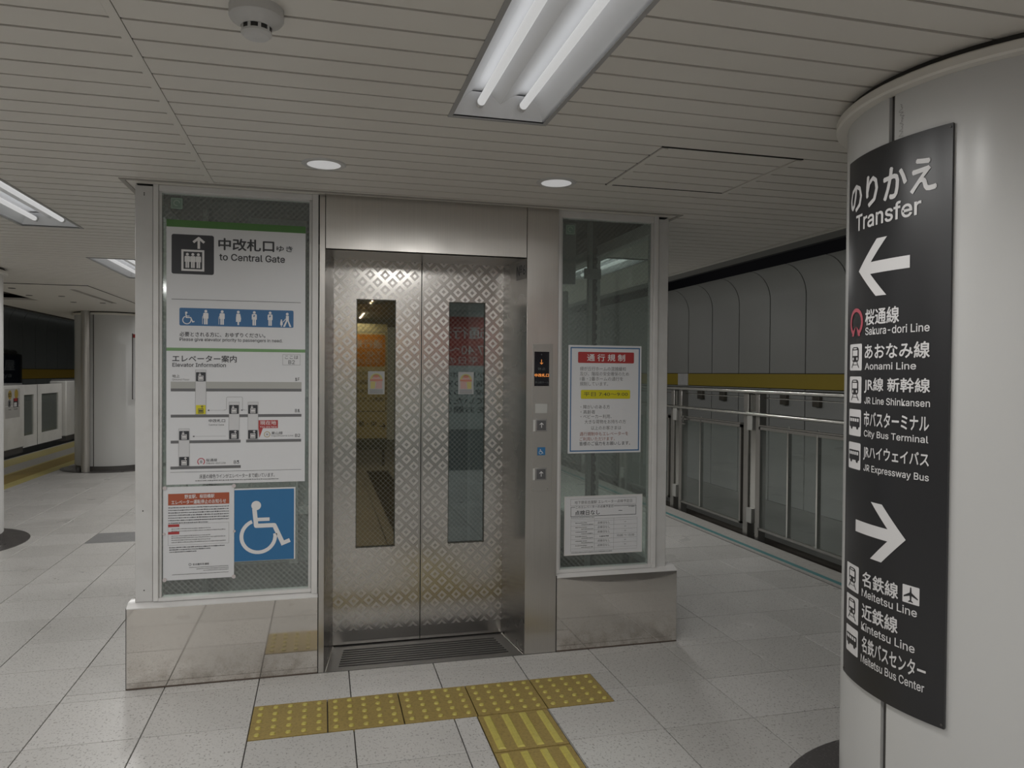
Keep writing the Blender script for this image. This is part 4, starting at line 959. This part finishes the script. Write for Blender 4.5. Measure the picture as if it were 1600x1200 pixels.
for (cx, y0), lab in zip(FIXT, FLAB):
    f = thing('ceiling_light', lab, 'ceiling light', (cx, y0+FL/2, ZC), 'recessed fluorescent ceiling lights')
    y1 = y0+FL; x0, x1 = cx-FW/2, cx+FW/2
    b = B(); fl = .014
    b.box(x0, x0+fl, y0, y1, ZC-.003, ZC+.02).box(x1-fl, x1, y0, y1, ZC-.003, ZC+.02).box(x0+fl, x1-fl, y0, y0+fl, ZC-.003, ZC+.02).box(x0+fl, x1-fl, y1-fl, y1, ZC-.003, ZC+.02)
    b.obj('flange', FLANGE, f)
    a_ = FW/2-fl
    prof = [(-a_, 0), (-a_*.97, .012), (-a_*.80, .050), (-a_*.62, .070), (-a_*.40, .072), (-a_*.20, .060), (0, .040), (a_*.20, .060), (a_*.40, .072), (a_*.62, .070), (a_*.80, .050), (a_*.97, .012), (a_, 0)]
    b = B()
    for (p, z0), (q, z1) in zip(prof[:-1], prof[1:]):
        fc = b.quad([(cx+p, y0+fl, ZC+z0), (cx+q, y0+fl, ZC+z1), (cx+q, y1-fl, ZC+z1), (cx+p, y1-fl, ZC+z0)])
    for y in (y0+fl, y1-fl):
        b.quad([(cx-a_, y, ZC), (cx+a_, y, ZC), (cx+a_, y, ZC+.08), (cx-a_, y, ZC+.08)])
    b.obj('reflector', REFL, f)
    b = B(); yy = .045
    b.quad([(cx-a_, y1-fl, ZC+.004), (cx+a_, y1-fl, ZC+.004), (cx+a_, y1-fl-yy, ZC+.066), (cx-a_, y1-fl-yy, ZC+.066)]); b.obj('end_plate', REFL, f); b = B()
    b.quad([(cx-a_, y0+fl, ZC+.004), (cx+a_, y0+fl, ZC+.004), (cx+a_, y0+fl+yy, ZC+.066), (cx-a_, y0+fl+yy, ZC+.066)])
    b.obj('end_plate', REFL, f)
    for dx in (-.069, .069):
        B().tube((cx+dx, y0+.07, ZC+.032), (cx+dx, y1-.07, ZC+.032), .0128, 16).obj('tube', TUBE, f)
        for y in (y0+.045, y1-.07): B().tube((cx+dx, y, ZC+.032), (cx+dx, y+.025, ZC+.032), .0135, 12).obj('lamp_holder', mat('holder_white', (.6,.6,.6), .4), f)
    for k in range(4): spot(cx, y0+FL*(k+.5)/4, ZC-.006, LAMP_W, f)
    for dx in (-.069, .069):
        l = bpy.data.lights.new('tube_uplight', 'AREA'); l.shape = 'RECTANGLE'; l.size = .02; l.size_y = FL-.16; l.energy = .060; l.color = (.95,.97,1)
        o = bpy.data.objects.new('tube_uplight', l); COL.objects.link(o); o.parent = f; o.rotation_euler = (PI, 0, 0); o.location = Vector((cx+dx, y0+FL/2, ZC+.0465))-wloc(f)
for x, y, lab in ((.004, 3.062, 'round white ceiling downlight left, above the elevator doors'), (.980, 3.078, 'round white ceiling downlight right, above the elevator panel')):
    f = thing('downlight', lab, 'ceiling light', (x, y, ZC), 'round downlights above the elevator')
    B().lathe(x, y, [(.066, ZC), (.066, ZC-.004), (.082, ZC-.004), (.088, ZC)], 40).obj('rim', WHITE, f)
    B().lathe(x, y, [(.0001, ZC-.003), (.066, ZC-.0025)], 40).obj('lens', LENS, f); spot(x, y, ZC-.01, DOWN_W, f, 150)
# unseen fill lights added over the tracks to brighten the far walls
for X, sg_, lab in ((3.46, 1, 'slim tunnel light above the right track, hidden behind the ceiling edge'), (-4.05, -1, 'slim tunnel light above the left track, hidden behind the ceiling edge')):
    for k in range(8):
        y = -1.2+2.45*k
        f = thing('track_light', lab, 'light', (X, y, 2.47), 'tunnel lights over the tracks')
        B().box(X-.06, X+.02, y-.3, y+.3, 2.47, 2.52).obj('casing', FLANGE, f); B().tube((X, y-.28, 2.455), (X, y+.28, 2.455), .012, 12).obj('tube', TUBE, f)
        l = spot(X+sg_*.03, y, 2.43, TRACK_FILL_W, f, 118, 0, .5); l.rotation_euler = (0, -sg_*math.radians(66), 0)
# smoke detector
sd = thing('smoke_detector', 'round cream smoke detector on the ceiling at the top edge', 'smoke detector', (-.155, 1.845, ZC))
cx, cy = -.148, 1.80
B().lathe(cx, cy, [(.0601, ZC+.001), (.0601, ZC-.022), (.056, ZC-.028), (.036, ZC-.040), (.034, ZC-.043)], 48).obj('body', WHITE, sd)
B().lathe(cx, cy, [(.031, ZC-.043), (.031, ZC-.054)], 32).obj('sensing_chamber', BLACKGAP, sd)
B().lathe(cx, cy, [(.034, ZC-.053), (.034, ZC-.058), (.028, ZC-.064), (.0001, ZC-.066)], 40).obj('cap', WHITE, sd)
for k in range(9):
    a = 2*PI*k/9; B().lathe(cx, cy, [(.0335, ZC-.042), (.0335, ZC-.054), (.030, ZC-.054), (.030, ZC-.042)], 3, a0=a, a1=a+.20, close=True).obj('cage_rib', WHITE, sd)

# ------------------------------------------------------------------ boards behind the camera, seen mirrored in the door windows
def back_board(name, lab, x0, x1, field, head, Y=-.9, zb=.95, zt=2.18):
    t = thing(name, lab, 'notice', ((x0+x1)/2, Y, 0), 'restriction boards behind the camera')
    B().box(x0, x1, Y-.03, Y, zb, zt).obj('board', field, t)
    for x in (x0+.05, x1-.05): B().box(x-.02, x+.02, Y-.06, Y-.03, 0, 2.1).obj('leg', POSTM, t)
    B().box(x0, x1, Y-.025, Y-.005, .25, zb).obj('lower_panel', mat('lower_grey', (.25,.27,.27), .5), t)
    s = Sign(lambda u, v, h: (x1-u, Y+h, v), t, .001)
    return t, s, x1-x0
t, s, w_ = back_board('restriction_board', 'white notice board with red heading, reflected in the right door window', 1.20, 1.98, mat('board_white', (.60,.64,.63), .5), RED, -.9, .74, 2.16)
s.rect(.0, 1.50, w_, 2.08, mat('board_red', (.55,.12,.10), .5), 1, 'heading_panel'); s.text('通行規', .10, .68, 1.82, 1.96, WPRINT, 2, .008); s.text('7:40〜9', .11, .62, 1.63, 1.74, WPRINT, 2, 0); s.text('平日の', .17, .55, 1.515, 1.60, WPRINT, 2, 0)
for k, t_ in enumerate(('が丘行ホーム', '階段の安全', '確保のため', 'ていただき', 'をお願いい')): s.text(t_, .08, w_-.05, 1.355-.105*k, 1.43-.105*k, INK, 2, 0)
s.build()
t, s, w_ = back_board('restriction_board', 'cream notice board with orange heading, reflected in the left door window', .28, .95, mat('board_cream', (.72,.66,.42), .5), ORANGE, -3.5, .42, 2.14)
s.frame(.012, .82, w_, 2.02, .01, INKG, 1, 'rule')
s.rrect(.03, 1.50, w_, 1.98, .04, mat('board_orange', (.75,.30,.03), .5), 1, 'heading_panel'); s.text('通行規制', .07, w_-.03, 1.77, 1.90, WPRINT, 2, .008); s.text('7:40〜9:00', .10, w_-.04, 1.64, 1.73, WPRINT, 2, 0); s.text('平日の', .10, .45, 1.53, 1.62, WPRINT, 2, 0)
for k, t_ in enumerate(('緑が丘行ホーム', '及び、階段の安全', '確保のため通行を', '規制しています')): s.text(t_, .05, w_-.05, 1.36-.13*k, 1.43-.13*k, INKG, 2, 0)
s.text('栄・藤が丘', .15, w_-.06, .60, .68, INK, 2, 0); s.stroke([(.02,.60),(.11,.60)], .014, INK, 2); s.stroke([(.06,.645),(.02,.60),(.06,.555)], .014, INK, 2.5)
s.build()
